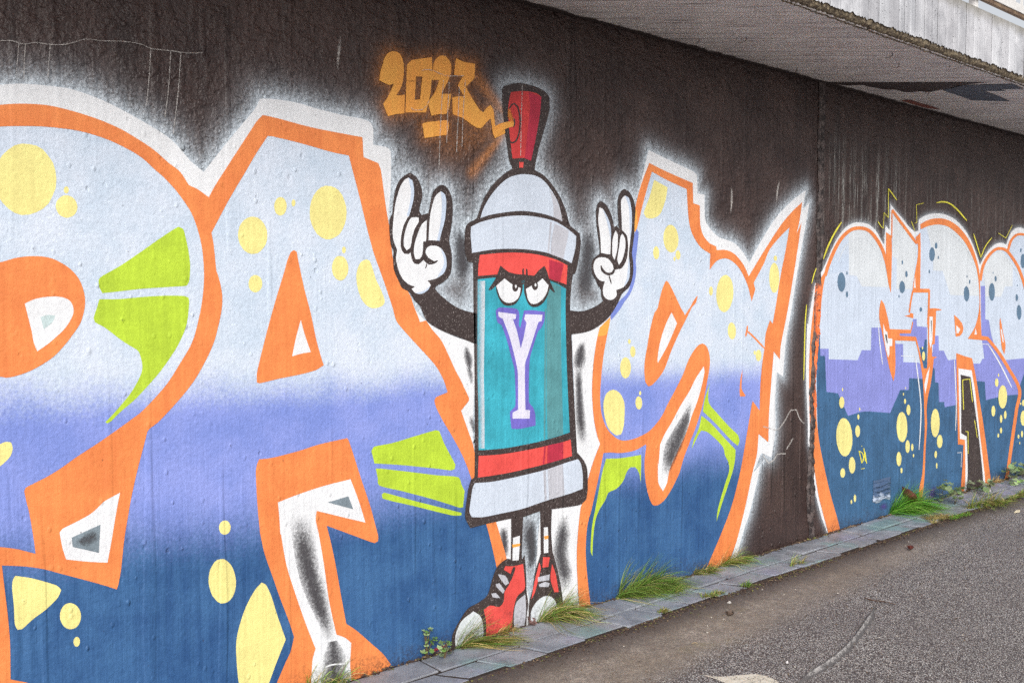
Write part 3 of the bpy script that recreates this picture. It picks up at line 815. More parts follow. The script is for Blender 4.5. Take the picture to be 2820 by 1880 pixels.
shape('lime_stroke', "M 1250,745* 1235,830 1240,930 1320,1030 1420,1140 1510,1230 1522,1275 1505,1325* 1440,1270 1300,1120 1185,1010* 1195,920 1225,820", GREEN, let_s, 4)
shape('lime_stroke', "M 1170,1045* 1260,1120 1380,1250 1485,1360* 1480,1450 1455,1568 R 610,370 572,495* 580,420 620,280 645,200 640,150 620,110 M 1370,1340 1300,1260 "
      "1220,1195 1170,1185 1140,1230 1080,1355* 1100,1270 1150,1150", GREEN, let_s, 4)
shape('yellow_dot', "L 735,385* 860,455* 840,570 790,700 720,740 660,730 640,690 680,580 705,500", YELLOW, let_s, 4)
shape('yellow_dot', "M 360,808 420,840 460,920 465,1020 455,1150 430,1220 390,1228 320,1170 280,1050 270,930 300,840", YELLOW, let_s, 4)
for a in (('L', 890, 925, 68, 130), ('L', 755, 1055, 28, 60), ('L', 955, 1075, 23, 42), ('L', 923, 1110, 10, 20), ('L', 1385, 1428, 80, 168),
          ('L', 1258, 1405, 18, 42), ('L', 1850, 1105, 15, 25), ('L', 1840, 1285, 48, 135), ('M', 1450, 270, 38, 78), ('M', 1695, 495, 25, 55),
          ('M', 1660, 470, 10, 20), ('M', 540, 460, 25, 50), ('M', 508, 367, 12, 24), ('M', 473, 608, 50, 97), ('M', 595, 930, 30, 63), ('M', 607, 840, 10, 20)):
    dot('yellow_dot', *a, YELLOW, let_s, 4)
stroke('orange_line', "M 1582,262 1660,335 1752,432", 16, ORANGE, let_s, 4)
stroke('orange_line', "M 1593,222 1588,270 1576,322", 16, ORANGE, let_s, 4)
shape('orange_line', "M 1548,625* 1540,800 1575,860* 1570,872* 1525,870* 1520,820 1530,700", ORANGE, let_s, 4)
shape('blue_edge', "F 2165,40 2185,80 2170,250 2155,380 2160,480 2140,620 2090,750 2030,830 1990,900 1890,1025* 1885,960 1960,840 2080,700 2100,500 2110,200 2140,100", PERI, let_s, 6)

# dark spray fading into the white around and behind the figure
for s, w, k in (("F 250,40 280,260 290,420 270,600", [70, 190, 230, 150], 1.0), ("F 320,1300 345,1420 370,1568", [50, 110, 60], 0.9),
                ("G 340,20 370,110 390,230", [50, 70, 40], 0.6), ("G 370,560 395,660 408,760", [60, 70, 30], 0.6),
                ("F 1620,60 1640,300 1620,560 1600,760", [110, 210, 230, 150], 0.9), ("F 1580,1250 1555,1420 1530,1568", [60, 150, 140], 1.0),
                ("G 1540,0 1545,300 1560,600 1590,880", [90, 90, 120, 110], 1.0),
                ("Q 1190,120 1195,220 1205,330", [60, 70, 50], 1.0), ("Q 1385,70 1375,180 1385,300 1370,420", [50, 90, 80, 40], 1.0),
                ("Q 1600,40 1590,160 1575,300 1600,440 1600,560", [60, 110, 120, 120, 80], 0.95)):
    mist('dark_spray', s, w, MIST_DARK, wall, 3 if s[0] != 'Q' else 3, k)

# ------------------------------------------------------------------ the spray can figure
fig = shape('painted_figure', CAN, BLACK, wall, 10, 'scowling teal and red spray can with raised white gloves and red shoes')
shape('nozzle_outline', NOZ, BLACK, fig, 10)
noz = shape('nozzle', "E 1185,115* 1300,105 1420,125 1465,160* 1450,330 1415,530 1370,745* 1310,720 1200,725* 1180,560 1165,400 1160,250", NRED, fig, 11)
shape('nozzle_shade', "E 1345,112* 1465,160* 1450,330 1415,530 1370,745* 1312,722* 1335,500 1360,250", REDD, fig, 12)
stroke('nozzle_ring', "E 1170,270 1190,232 1215,220 1245,250 1265,330 1268,420 1255,510 1225,570 1195,582 1165,555", 15, BLACK, fig, 13, 0.8)
shape('nozzle_tab', "E 1262,757* 1302,757* 1298,808* 1262,808*", RED, fig, 11)
shape('amber_jet', "E 1010,440* 1050,455 1100,400 1150,388 1205,380* 1215,405 1205,430* 1120,460 1040,540 1020,500", ORANGE2, fig, 14)
mist('amber_spray', "E 1215,400 1180,350 1165,260", [50, 60, 30], MIST_AMBER, fig, 14, 0.8)
shape('nozzle_hole', "E 1203,348* 1222,365 1225,395 1218,425 1203,442* 1212,395", DARK, fig, 15)
shape('can_dome', "E 905,1270* 930,1190 990,1080 1070,980 1150,910 1240,875 1330,868 1420,885 1490,930 1560,1020 1610,1110 1640,1200 1658,1300* 1560,1255 1450,1225 "
      "1300,1205 1150,1215 1000,1240", GREY, fig, 11)
shape('shade_stripe', "E 1540,1010* 1585,1065 1625,1160 1645,1225 1658,1300* 1575,1258* 1575,1180 1560,1080", GREYS, fig, 12)
shape('can_collar', "E 820,1350* 900,1310 1050,1270 1200,1250 1350,1250 1500,1275 1600,1305 1700,1365 1785,1435* F 1510,120* 1500,250 1460,410* 1380,370 1200,300 "
      "1000,265 800,255 600,265 385,300* 370,100", GREY, fig, 11)
shape('shade_stripe', "F 1275,-20* 1430,60* 1405,200 1370,365* 1230,312* 1245,150", GREYS, fig, 12)
shape('shade_stripe', "F 1228,-34* 1246,-30* 1215,300* 1198,298*", GREYS, fig, 12)
shape('red_band', "F 470,322* 700,300 900,298 1100,320 1300,375 1415,435* 1405,640* 1300,605 1150,560 900,530 700,530 450,548* 455,430", RED, fig, 11)
shape('shade_stripe', "F 1215,370* 1375,420* 1335,615* 1220,575*", REDD, fig, 12)
shape('can_body', "F 447,585* 640,565 900,560 1150,580 1300,630 1400,685* 1395,900 1400,1200 1410,1568 G 1440,745* 1300,790 1100,845 800,905 600,928 457,935* 455,500 "
      "F 445,1568", TEAL, fig, 11)
mist('pale_edge', "F 470,600 470,1000 468,1568 G 478,500 480,915", [110, 105, 90, 80, 80], MIST_WHITE, fig, 12, 0.75, ends=False, prof=(1, 0.9, 0.45, 0.15, 0))
shape('shade_stripe', "F 1205,640* 1250,622 1345,665* 1345,1000 1352,1568 G 1370,765* 1200,815* 1190,400 F 1190,1568 1192,900", TEALD, fig, 12)
shape('shade_stripe', "F 1172,900* 1186,900* 1184,1568 G 1174,818* 1159,822* 1165,0", TEALD, fig, 12)
shape('red_band', "G 457,997* 700,980 1000,930 1300,865 1450,822* 1465,998* 1300,1050 1100,1105 800,1175 600,1210 448,1230*", RED, fig, 11)
shape('shade_stripe', "G 1200,884* 1370,848* 1370,1028* 1195,1080*", REDD, fig, 12)
shape('shade_stripe', "G 1165,892* 1182,888* 1165,1086* 1146,1091*", REDD, fig, 12)
shape('can_base', "G 415,1290* 600,1275 900,1215 1200,1140 1400,1070 1530,1032* 1560,1080 1580,1200 1580,1350* 1450,1400 1200,1475 935,1565 Q 1200,25 1050,55 975,55* "
      "958,20 G 375,1450 390,1350", GREY, fig, 11)
shape('shade_stripe', "G 1200,1146* 1365,1084* 1385,1415* 1215,1468*", GREYS, fig, 12)
shape('shade_stripe', "G 1152,1160* 1182,1150* 1190,1474* 1168,1480*", GREYS, fig, 12)
shape('letter_shadow', "F 640,920 670,890 760,890 870,905 895,960 890,1080 905,1110* 920,1040 945,920* 1050,918 1170,935* 1165,1030 1130,1110 1100,1140 1050,1290 "
      "1010,1430 1000,1568 G 1000,420 1040,470 1065,540 1070,670* 900,705 810,705* 795,520 850,465 850,200 F 840,1540 820,1470 760,1240 700,1075 660,1050", PURPLE, fig, 13)
shape('letter_y', "F 665,935* 860,960* 855,1010* 825,1015* 870,1150 910,1330* 945,1190 970,1050* 945,1010* 960,960* 1145,965* 1135,1035* 1100,1045* 1050,1200 990,1390 "
      "960,1480 955,1568 G 955,200 960,500* 1010,505* 1005,595* 820,595* 822,530* 880,500* 880,200 F 875,1568 840,1400 780,1180 715,1010* 670,985*", LILAC, fig, 14)
shape('eye_outline', "F 560,700 575,670 640,570 690,435* 720,460 780,505 850,540 905,575 930,640 925,720 890,800 850,850 790,870 730,860 680,800 650,720 640,655* 590,700", BLACK, fig, 13)
shape('eye_outline', "F 945,650 950,570 1050,550 1100,490 1165,440* 1195,500 1225,600 1280,720 1268,728 1225,685 1200,760 1160,830 1110,870 1050,885 1000,860 965,790 945,710", BLACK, fig, 13)
shape('brow', "F 780,505* 850,525 930,540 1050,548* 1000,600 960,585* 905,612* 870,560", BLACK, fig, 13)
shape('brow', "F 925,478* 945,468* 944,640* 928,640*", BLACK, fig, 13)
shape('brow', "F 966,468* 984,480* 986,560* 966,560*", BLACK, fig, 13)
shape('eye', "F 645,655* 735,575* 820,640 910,680* 895,760 860,810 800,838 740,830 690,780", WHITE, fig, 14)
shape('eye', "F 965,690* 1040,645 1090,620 1145,575* 1210,650* 1190,730 1140,805 1080,845 1020,845 985,790", WHITE, fig, 14)
for x, y in ((850, 668), (1062, 652)):
    dot('pupil', 'F', x, y, 33, 49, BLACK, fig, 15)
    dot('glint', 'F', x + 6, y - 8, 10, 18, WHITE, fig, 16)
shape('arm', HAND1, BLACK, fig, 10, 'black arm ending in a raised white glove beside the letter A')
shape('glove', "D 1395,65 1430,90 1447,180 1440,270 1400,420 1370,480 1335,600 1330,700 1355,755 1390,765 1420,740 1425,800 1450,855 1490,860 1530,820 1560,850* 1640,836 "
      "1580,800 1550,750 1560,705 1620,688 1690,710 1735,780 1745,870 1720,940 1650,990 1570,1010* 1600,1050 1580,1090 1520,1130 1460,1125 1425,1085 "
      "1455,1065* 1400,1045 1340,990 1300,900 1280,800 1290,730 1260,650 1250,560 1260,420 1280,280 1320,150 1360,85", WHITE, fig, 11)
stroke('glove_line', "D 1560,840 1585,855 1630,845 1665,825", 18, BLACK, fig, 12, 0.2)
stroke('glove_line', "D 1566,850 1560,875 1550,900", 12, BLACK, fig, 12, 0.2)
shape('glove_finger', "D 1420,435 1490,430 1490,470 1450,540 1430,620 1410,710 1380,732 1352,690 1355,610 1380,510", WHITE, fig, 12)
stroke('glove_line', "D 1400,428 1360,510 1338,610 1336,700 1360,752 1392,756 1425,715 1440,610 1470,530 1500,470 1505,430 1480,418 1430,420", 22, BLACK, fig, 13, 0.9)
shape('glove_finger', "D 1565,455* 1560,560 1555,650 1530,680 1525,760 1500,810 1460,815 1445,760 1450,680 1480,580 1520,490", WHITE, fig, 12)
stroke('glove_line', "D 1575,400 1535,440 1490,520 1455,610 1430,700 1430,780 1450,835 1485,845 1520,815 1540,760 1540,650", 24, BLACK, fig, 13, 0.9)
shape('glove_finger', "D 1690,190 1730,220 1742,300 1730,450 1700,560 1680,645* 1620,640 1580,640* 1585,520 1600,380 1640,240", WHITE, fig, 12)
stroke('glove_line', "D 1535,790 1538,740 1560,695 1620,670 1690,690 1735,750", 26, BLACK, fig, 13, 0.8)
shape('glove_shade', "D 1395,65 1430,90 1447,180 1440,270 1400,420* 1378,415* 1410,290 1418,180 1405,120", BLUEL, fig, 12)
shape('glove_shade', "D 1690,190 1730,220 1742,300 1730,450 1700,560 1680,645* 1655,643* 1690,480 1702,300", BLUEL, fig, 13)
shape('glove_shade', "D 1690,710 1735,780 1745,870 1720,940 1650,990* 1700,910 1722,840 1710,770", BLUEL, fig, 12)
shape('glove_shade', "D 1600,1050* 1580,1090 1520,1130 1460,1125* 1530,1105 1570,1080", BLUEL, fig, 12)
shape('arm', HAND2, BLACK, fig, 10, 'black arm ending in a raised white glove beside the letter S')
shape('glove', "L 430,570 465,530 500,550 525,660 528,800 512,950 500,1080 510,1200 500,1300 450,1370 385,1395* 390,1440 360,1480 310,1485 270,1450 262,1380 280,1320* "
      "230,1305 190,1250 175,1180 195,1115 250,1095 310,1110 355,1170 362,1215* 400,1205* 440,1190 480,1100 488,980 470,880 440,850 435,750", WHITE, fig, 11)
shape('glove_finger', "L 230,640 260,650 310,740 335,830 335,950 330,1070* 290,1065 245,1055* 238,900 220,760", WHITE, fig, 11)
shape('glove_finger', "L 380,850 400,890 395,1020 370,1120 350,1080 350,950 365,880", WHITE, fig, 11)
shape('glove_finger', "L 440,880 465,920 468,1010 440,1120 410,1165 395,1120 410,1010 425,900", WHITE, fig, 11)
stroke('glove_line', "L 243,1170 258,1215 300,1248 345,1243 372,1200", 24, BLACK, fig, 13, 0.2)
stroke('glove_line', "L 318,1262 328,1300 341,1340", 12, BLACK, fig, 13, 0.2)
stroke('glove_line', "L 372,1165 395,1195 430,1190 470,1120 486,1010 475,900 445,862", 15, BLACK, fig, 13, 0.8)
shape('glove_shade', "L 465,530 500,550 525,660 528,800 512,950* 508,800 500,640", BLUEL, fig, 12)
shape('glove_shade', "L 260,650 310,740 335,830 335,950* 318,850 290,740", BLUEL, fig, 12)
shape('glove_shade', "L 500,1080* 510,1200 500,1300 450,1370* 480,1290 490,1200", BLUEL, fig, 12)
for leg, sock, mark in (("Q 1240,40* 1322,40* 1315,200 1312,350* 1238,350* 1240,200", "Q 1252,195* 1298,180* 1296,260 1290,345* 1248,348*", "Q 1245,240* 1300,232* 1298,250* 1250,262*"),
                        ("Q 1435,5* 1515,5* 1510,150 1520,300* 1440,305* 1438,150", "Q 1460,125* 1487,122* 1490,200 1490,295* 1460,298*", "Q 1460,185* 1490,178* 1490,200* 1465,206*")):
    shape('leg', leg, BLACK, fig, 10); shape('sock', sock, WHITE, fig, 12); shape('sock_stripe', mark, ORANGE2, fig, 13)
shape('shoe_outline', "Q 1215,335* 1300,350 1330,310* 1340,420 1345,560 1355,640 1345,720 1340,850* 1240,880 1100,920 960,980 815,1010* 835,900 850,830 900,740 950,670 1020,630 "
      "1080,580 1110,480 1140,400 1180,355", BLACK, fig, 11)
shape('shoe', "Q 1200,385* 1260,385 1320,370* 1330,470 1330,540 1280,590 1255,680 1245,790 1240,860* 1070,910* 1070,760 1055,680 1100,650 1160,660 1190,620 1195,560 1230,500 "
      "1240,440 1190,410", RED, fig, 12)
shape('shoe_toe', "Q 985,690 1030,720 1050,780 1052,900* 870,960* 862,890 870,830 910,750", PALE2, fig, 12)
shape('shoe_heel', "Q 1335,575* 1340,700 1325,800* 1262,830* 1258,720 1275,630", GREYS, fig, 12)
stroke('shoe_line', "Q 1262,390 1245,440 1225,490", 20, BLACK, fig, 13)
for s in ("Q 1150,440 1200,450 1225,500 1200,515 1165,470", "Q 1135,505 1160,500 1195,550 1185,570 1140,525", "Q 1105,570 1135,565 1165,600 1115,595"):
    shape('shoe_lace', s, GREYS, fig, 13)
shape('shoe_outline', "Q 1440,300* 1520,290* 1550,400 1575,520 1588,620 1585,760* 1360,760* 1360,640 1385,540 1400,430 1420,360", BLACK, fig, 11)
shape('shoe_tongue', "Q 1455,325* 1500,325* 1490,390 1450,395*", RED, fig, 12)
shape('shoe', "Q 1515,370* 1540,440 1560,560* 1530,560 1505,470", RED, fig, 12)
shape('shoe', "Q 1430,360* 1440,400 1400,560 1375,610* 1400,480", RED, fig, 12)
shape('shoe_toe', "Q 1400,640 1440,600 1490,585 1530,610 1548,660 1548,750* 1370,760* 1375,690", PALE2, fig, 12)
for s in ("Q 1420,460* 1500,440* 1495,480* 1420,490*", "Q 1425,510 1470,490 1500,500 1490,525 1430,525"):
    shape('shoe_lace', s, GREYS, fig, 13)

# ------------------------------------------------------------------ the date
date = shape('painted_date', DIG[0], ORANGE2, wall, 4, 'amber block figures reading 2023 with a bar below')
for s in DIG[1:]: shape('digit', s, ORANGE2, date, 4)
shape('underline', DASH, ORANGE2, date, 4)

# ------------------------------------------------------------------ chalk-thin white lines and runs on the black
for s in ("A 0,378 100,378 165,400 230,410 320,395 440,412 600,412 780,365 930,380 1130,385 1290,410 1380,450 1560,470 1700,490 1860,490", "A 168,400 155,560 140,720",
          "A 230,410 218,560 215,730", "A 455,420 445,560 435,720", "A 1378,450 1365,700 1340,970", "A 1562,475 1545,780 1510,1080", "A 1655,490 1630,850 1585,1230",
          "B 1715,740 1695,1000 1680,1350 1672,1568", "B 1768,760 1755,1000 1745,1320", "B 1860,800 1850,1050 1835,1400", "B 1915,740 1895,1050 1885,1350",
          "E 1290,40 1280,300 1272,700", "B 1515,650 1580,642 1650,665 1740,700 1900,700", "B 1415,990 1440,1012 1520,1010 1560,975 1580,930"):
    mist_line('chalk_line', s, 10, MIST_CHALK, wall, 17, 0.62)
mist('pale_run', "B 768,320 765,400 760,470 745,650", [30, 34, 30, 20], MIST_CHALK, wall, 2, 0.6)
for s in ("L 1445,440 1450,560 1440,700", "L 1890,380 1870,480 1860,600", "L 1690,110 1685,240"):
    mist('pale_run', s, [16, 26, 12], MIST_CHALK, wall, 2, 0.7)
for s in ("P 0,240 60,255 130,270 190,200 250,95 300,90", "P 300,90 330,170 370,215", "P 0,500 50,570 100,540 130,490 205,485", "P 210,445 245,390 270,345"):
    mist_line('white_scratch', s, 12, MIST_CHALK, wall, 8, 0.75)

# ------------------------------------------------------------------ second piece, on the far bay
shape('white_outline', W3, WHITE, wall2, 1)
pc2 = shape('painted_lettering', "N 130,1568 150,1380 180,1180 220,1090 280,1000 330,870 400,720 480,620 560,560 640,545 720,565 800,640 860,750 905,880* 912,600* 960,640* 965,365* 1050,470 "
      "1150,600 1215,670* 1218,640* 1260,610* 1265,520* 1340,480 1430,460 1530,470 1630,520 1720,610 1790,720 1850,880 1885,1050* 1920,950 1970,850 2040,780 2110,765 "
      "2170,790* 2200,700 2250,630 2310,615 2400,650 2520,900* X 2955,1000* 2955,1400* 2286,1500* P 585,1190 540,1020 500,860 469,664 O 130,1250 110,1000 105,700 105,400 120,100",
      PALE, wall2, 2, 'interlocking letters stepped from pale to lavender to steel blue')
shape('cream_step', "N 520,840* 520,1050* 600,1060* 655,1170* 960,1180* 920,1060 890,920 850,790 790,680 720,600 640,578 560,595 520,620", PALE2, pc2, 3)
shape('cream_step', "N 1020,880* 1015,1195* 1180,1200* 1200,1020 1225,770 1150,640 980,420* 975,860*", PALE2, pc2, 3)
shape('cream_step', "N 1400,850* 1400,1005* 1500,1010* 1580,1260* 1880,1270* 1880,1150 1850,980 1800,830 1730,700 1640,600 1550,540 1450,520 1330,545*", PALE2, pc2, 3)
shape('cream_step', "N 1945,1165* 1945,1275* 2110,1280* 2150,1170* 2230,1170* 2235,940* 2110,790* 2000,850* 1920,1000*", PALE2, pc2, 3)
shape('lavender_step', "N 370,835* 517,835* 517,1000* 320,1040* 300,1000*", BLUEL, pc2, 3)
shape('lavender_step', "O 200,265* 308,265* 310,375* 610,385* 655,280* 750,280* 755,45* 870,45* 1000,178* 1010,215* 1085,215* 1088,405* 1250,410* 1300,470* 1395,300* 1410,130* 1455,130* 1460,285* "
      "1510,285* 1555,385* 1640,375* 1810,420* 1890,420* 1915,370* 1935,370* 1905,130* 1898,-390* 1942,-390* 1945,-40* 1982,-35* 2010,130 2045,230 2130,385* 2400,360* 2700,380* "
      "2700,900* 200,1100*", LAV, pc2, 4)
shape('lavender_step', "O 1190,-45* 1228,-45* 1230,30* 1335,40* 1335,260* 1255,255* 1220,140* 1050,130* 1050,105* 1165,105*", LAV, pc2, 4)
shape('steel_step', "O 1255,252* 1300,250* 1312,170* 1335,170* 1335,470* 1300,470*", STEEL, pc2, 5)
shape('steel_step', "O 180,50* 215,50* 220,340* 270,340* 285,715* 405,730* 510,965* 680,920 950,935* 1055,695* 1145,695* 1150,572* 1290,580* 1330,560* 1395,460* 1415,470* 1420,615* 1455,620* "
      "1460,820* 1515,820* 1520,875* 1645,850* 1700,850* 1845,600* 1940,610* 1950,800* 2180,750 2285,745* 2310,640* 2352,520* 2700,500* X 2950,1400* 2300,1500* O 240,1568 190,1000", STEEL, pc2, 5)
shape('orange_outline', "N 225,1085 185,1180 150,1380 130,1568 O 120,100 105,400 105,700 110,1000 130,1250 165,1568 P 500,860 540,1020 585,1190 590,1260* 700,1240* 685,1130 650,1000 600,820 550,600 "
      "510,400 485,200 O 180,900 170,650 165,400 180,150 N 215,1568 235,1300 270,1080 330,930 290,985", ORANGE, pc2, 7)
stroke('orange_outline', "N 270,1060 300,960 360,810 440,670 540,580 640,562 730,590 810,680 870,790 905,900", 36, ORANGE, pc2, 7, 0.9)
shape('orange_outline', "N 907,605* 966,645* 968,800 962,1100 957,1240* 930,1130 910,1000 890,900 905,880", ORANGE, pc2, 7)
stroke('orange_outline', "N 970,372 1050,485 1150,620 1230,725", 30, ORANGE, pc2, 7, 0.8)
stroke('orange_outline', "N 968,375 968,520 966,660", 12, ORANGE, pc2, 7, 0.9)
shape('orange_outline', "N 1215,660* 1265,610* 1268,800 1262,1195* 1360,1195* 1362,1235* 1190,1235* 1185,1195 1210,1020 1235,880 1240,750", ORANGE, pc2, 7)
shape('white_highlight', "N 1195,1185* 1208,1060* 1216,1185*", WHITE, pc2, 8)
shape('orange_outline', "N 1265,522* 1340,480 1430,460 1530,470 1630,520 1720,610 1790,720 1850,880 1885,1050 1890,1300 1897,1568* 1850,1568* 1880,1400 1880,1200 1855,1000 1800,840 1730,710 "
      "1640,610 1550,545 1450,525 1350,540 1268,575*", ORANGE, pc2, 7)
stroke('orange_outline', "N 1892,1110 1920,960 1980,850 2050,785 2110,775 2170,800 2240,890 2300,1000 2360,1180 2400,1400", 30, ORANGE, pc2, 7, 0.9)
stroke('orange_outline', "N 2180,800 2210,700 2260,640 2310,625 2390,650 2500,800", 26, ORANGE, pc2, 7, 0.9)
stroke('orange_outline', "N 1188,1210 1165,1330 1150,1445", 17, ORANGE, pc2, 7, 0.9)
stroke('orange_outline', "N 1358,1205 1352,1420 1345,1568", 20, ORANGE, pc2, 7, 0.9)
shape('orange_tick', "N 1100,1480* 1155,1465* 1160,1445* 1192,1455* 1192,1505* 1150,1490*", ORANGE, pc2, 7)
shape('orange_tick', "N 1350,1400* 1420,1398* 1485,1410* 1485,1418* 1430,1425* 1425,1600* 1340,1600*", ORANGE, pc2, 7)
shape('orange_counter', "N 838,1400 855,1310* 885,1350 920,1480 938,1568 O 945,60* 1165,68* 1180,-15* 1192,-15* 1165,105* 1050,105* 1050,130* 1220,140* 1250,260 1285,400 1300,470* 1335,470* 1345,200 "
      "1345,-20* 1425,-20* 1415,215* 1385,225* 1388,345* 1440,352* 1405,370* 1395,470 1370,650 1345,760 1330,900 1335,1050 1320,1300 1310,1568 P 1440,820 1420,960* 1385,960* 1410,780 O 1285,1568 "
      "1300,1300 1310,1100 1305,900 1300,750 1285,550 1250,330 1215,185* 1000,178* 1005,400 1000,520 985,605* 960,540 930,420 900,280 870,130 845,0 N 835,1500", ORANGE, pc2, 8)
shape('white_highlight', "O 875,0* 900,80* 920,90* 925,155* 970,160* 970,235* 940,240* 940,330 925,355* 900,250 880,100", WHITE, pc2, 9)
shape('dark_mark', "O 895,115* 912,120* 922,200* 915,215*", DARK, pc2, 10)
shape('white_highlight', "O 1360,-70* 1395,-70* 1390,180* 1370,260* 1355,180*", WHITE, pc2, 9)
shape('dark_mark', "O 1373,-30* 1383,-30* 1379,150*", DARK, pc2, 10)
shape('white_highlight', "O 1362,450* 1350,550 1335,640 1315,735* 1305,640* 1330,530*", WHITE, pc2, 9)
shape('orange_counter', "O 1617,-89* 1660,-50 1700,0 1715,50 1705,100 1680,130 1635,140*", ORANGE, pc2, 8)
shape('white_highlight', "O 1640,20* 1680,60 1665,100 1642,105*", WHITE, pc2, 9)
shape('orange_outline', "O 1893,-60* 1905,130* 1975,140* 1972,178* 1850,170 1760,160* 1830,50 1878,-100*", ORANGE, pc2, 8)
shape('white_highlight', "O 1842,50* 1856,115* 1830,118*", WHITE, pc2, 9)
stroke('orange_outline', "O 1965,155 2080,300 2180,460 2300,690 2270,900 2220,1250 2175,1568 P 2185,720", 34, ORANGE, pc2, 8, 0.95)
shape('orange_counter', "O 2100,-60* 2130,100 2155,230 2142,325* 2115,250 2092,0", ORANGE, pc2, 8)
stroke('white_highlight', "O 2108,60 2120,130 2130,200", 14, WHITE, pc2, 9)
shape('orange_outline', "O 1640,310* 1720,340 1805,365* 1840,530 1880,780 1930,1100 1992,1568 P 2055,745 2060,830* 1770,900* 1795,600 O 1715,1270* 1658,1262* 1652,900 1645,600", ORANGE, pc2, 8)
shape('white_highlight', "O 1662,470* 1800,490* 1835,700 1880,1100 1935,1568 P 2000,780 2000,850* 1795,880* 1815,780 O 1735,1568 1730,1215* 1678,1205* 1668,800", WHITE, pc2, 9)
shape('black_counter', "O 1685,535* 1790,560* 1830,850 1870,1150 1915,1568 P 1982,850* 1820,890* O 1758,1568 1748,1180* 1690,1145* 1690,800", BLACK, pc2, 10)
for s, w in (("O 1715,900 1705,590", 11), ("O 1705,590 1780,580", 11), ("O 1780,580 1808,820", 11), ("O 1830,1010 1858,1190", 9), ("O 1735,1128 1762,1130", 9), ("O 1762,1130 1762,1360", 9)):
    stroke('lemon_line', s, w, LEMON, pc2, 11, 0.6)
for s, w in (("O 825,0 840,200 870,430", 9), ("O 1060,338 1205,345", 12), ("O 1210,345 1240,560 1270,850 1265,1100 1250,1320", 11), ("O 1620,380 1630,600 1640,850 1632,1120", 9),
             ("O 1860,212 1975,220", 12), ("O 1975,220 2100,430 2220,670", 13), ("O 1650,1350 1695,1345", 10), ("O 1695,1345 1690,1500", 8)):
    stroke('white_line', s, w, WHITE, pc2, 9, 0.4)
for s in ("N 410,910 470,770 560,690 650,670 730,700 800,800", "N 1330,620 1430,585 1550,600 1680,690 1780,830 1840,1000 1870,1250", "N 2070,870 2150,880 2250,980 2320,1130"):
    stroke('white_line', s, 10, PALE2, pc2, 6, 0.3)
for a in ((441, 1125, 43, 98), (499, 1032, 8, 17), (499, 1253, 12, 32), (1078, 920, 8, 22), (1120, 1042, 13, 35), (1075, 1177, 29, 67), (1043, 1275, 6, 17), (1388, 835, 30, 73), (1430, 745, 14, 33),
          (1454, 868, 6, 17), (1360, 1015, 7, 21), (1753, 1068, 5, 13), (1781, 1122, 8, 22), (1748, 1247, 29, 80), (2013, 1227, 33, 90), (2052, 1090, 11, 30), (2026, 1028, 4, 12), (2338, 905, 25, 75),
          (2316, 793, 8, 22), (2274, 1287, 13, 37), (2297, 1440, 25, 78), (2280, 1160, 4, 10), (1270, 1412, 13, 25)):
    dot('blue_dot', 'N', *a, STEEL2, pc2, 6, n=18)
for a in ((470, 1187, 84, 203), (443, 825, 27, 62), (451, 690, 7, 17), (630, 895, 6, 17), (616, 975, 11, 27), (609, 1125, 25, 62), (551, 1480, 33, 90), (453, 1560, 25, 50), (1072, 1082, 56, 160),
          (1140, 903, 21, 55), (1104, 813, 11, 27), (1088, 740, 6, 16), (1110, 675, 5, 10), (1131, 1285, 24, 66), (1180, 1293, 12, 37), (1193, 1380, 7, 18), (1040, 1415, 26, 76), (1067, 1535, 11, 27),
          (1420, 1040, 47, 147), (1467, 1232, 28, 72), (1425, 1368, 14, 37), (1435, 1485, 8, 30), (2125, 767, 45, 125), (2062, 618, 18, 46), (2082, 540, 7, 16), (2027, 915, 20, 57), (2108, 997, 14, 40),
          (2151, 955, 14, 42), (2107, 1118, 12, 30), (2078, 1170, 9, 22), (2340, 830, 13, 33), (2312, 838, 6, 14), (2340, 990, 28, 80), (2327, 1155, 11, 33), (2290, 1180, 9, 22), (2303, 1250, 5, 14),
          (1298, 342, 16, 48), (1286, 258, 6, 16), (580, 1825, 12, 40), (543, 1862, 9, 22)):
    dot('yellow_dot', 'O', *a, YELLOW, pc2, 9, n=18)
for s in ("O 622,1330 640,1400 652,1460", "O 618,1332 655,1350 672,1410 655,1455", "O 674,1300 682,1370 690,1440", "O 660,1440 672,1400 686,1340", "O 686,1340 694,1400 704,1462", "O 645,1518 682,1512", "O 648,1282 656,1278"):
    stroke('tag_letter', s, 9, LEMON, pc2, 9, 0.7)
for s, w in (("N 128,1140 165,1010 215,920", 10), ("N 250,885 300,750 370,610 440,500", 16), ("N 820,490 850,540 875,565", 8), ("N 877,565 885,400", 8), ("N 885,400 930,455", 9), ("N 930,455 930,150", 11),
             ("N 930,150 975,210 1018,272", 10), ("N 1170,490 1205,590", 8), ("N 1300,300 1222,320", 9), ("N 1222,320 1228,500", 9), ("N 1232,500 1205,515", 9), ("N 1435,298 1500,288 1570,305 1650,370 1750,485", 15),
             ("N 1820,620 1860,750 1895,870", 9), ("N 1895,870 1945,750 2012,660", 9), ("N 2080,615 2155,665", 9), ("N 2155,670 2225,530", 9), ("N 75,1360 60,1568 O 45,590", 11)):
    stroke('lemon_line', s, w, LEMON, wall2, 10, 0.4)

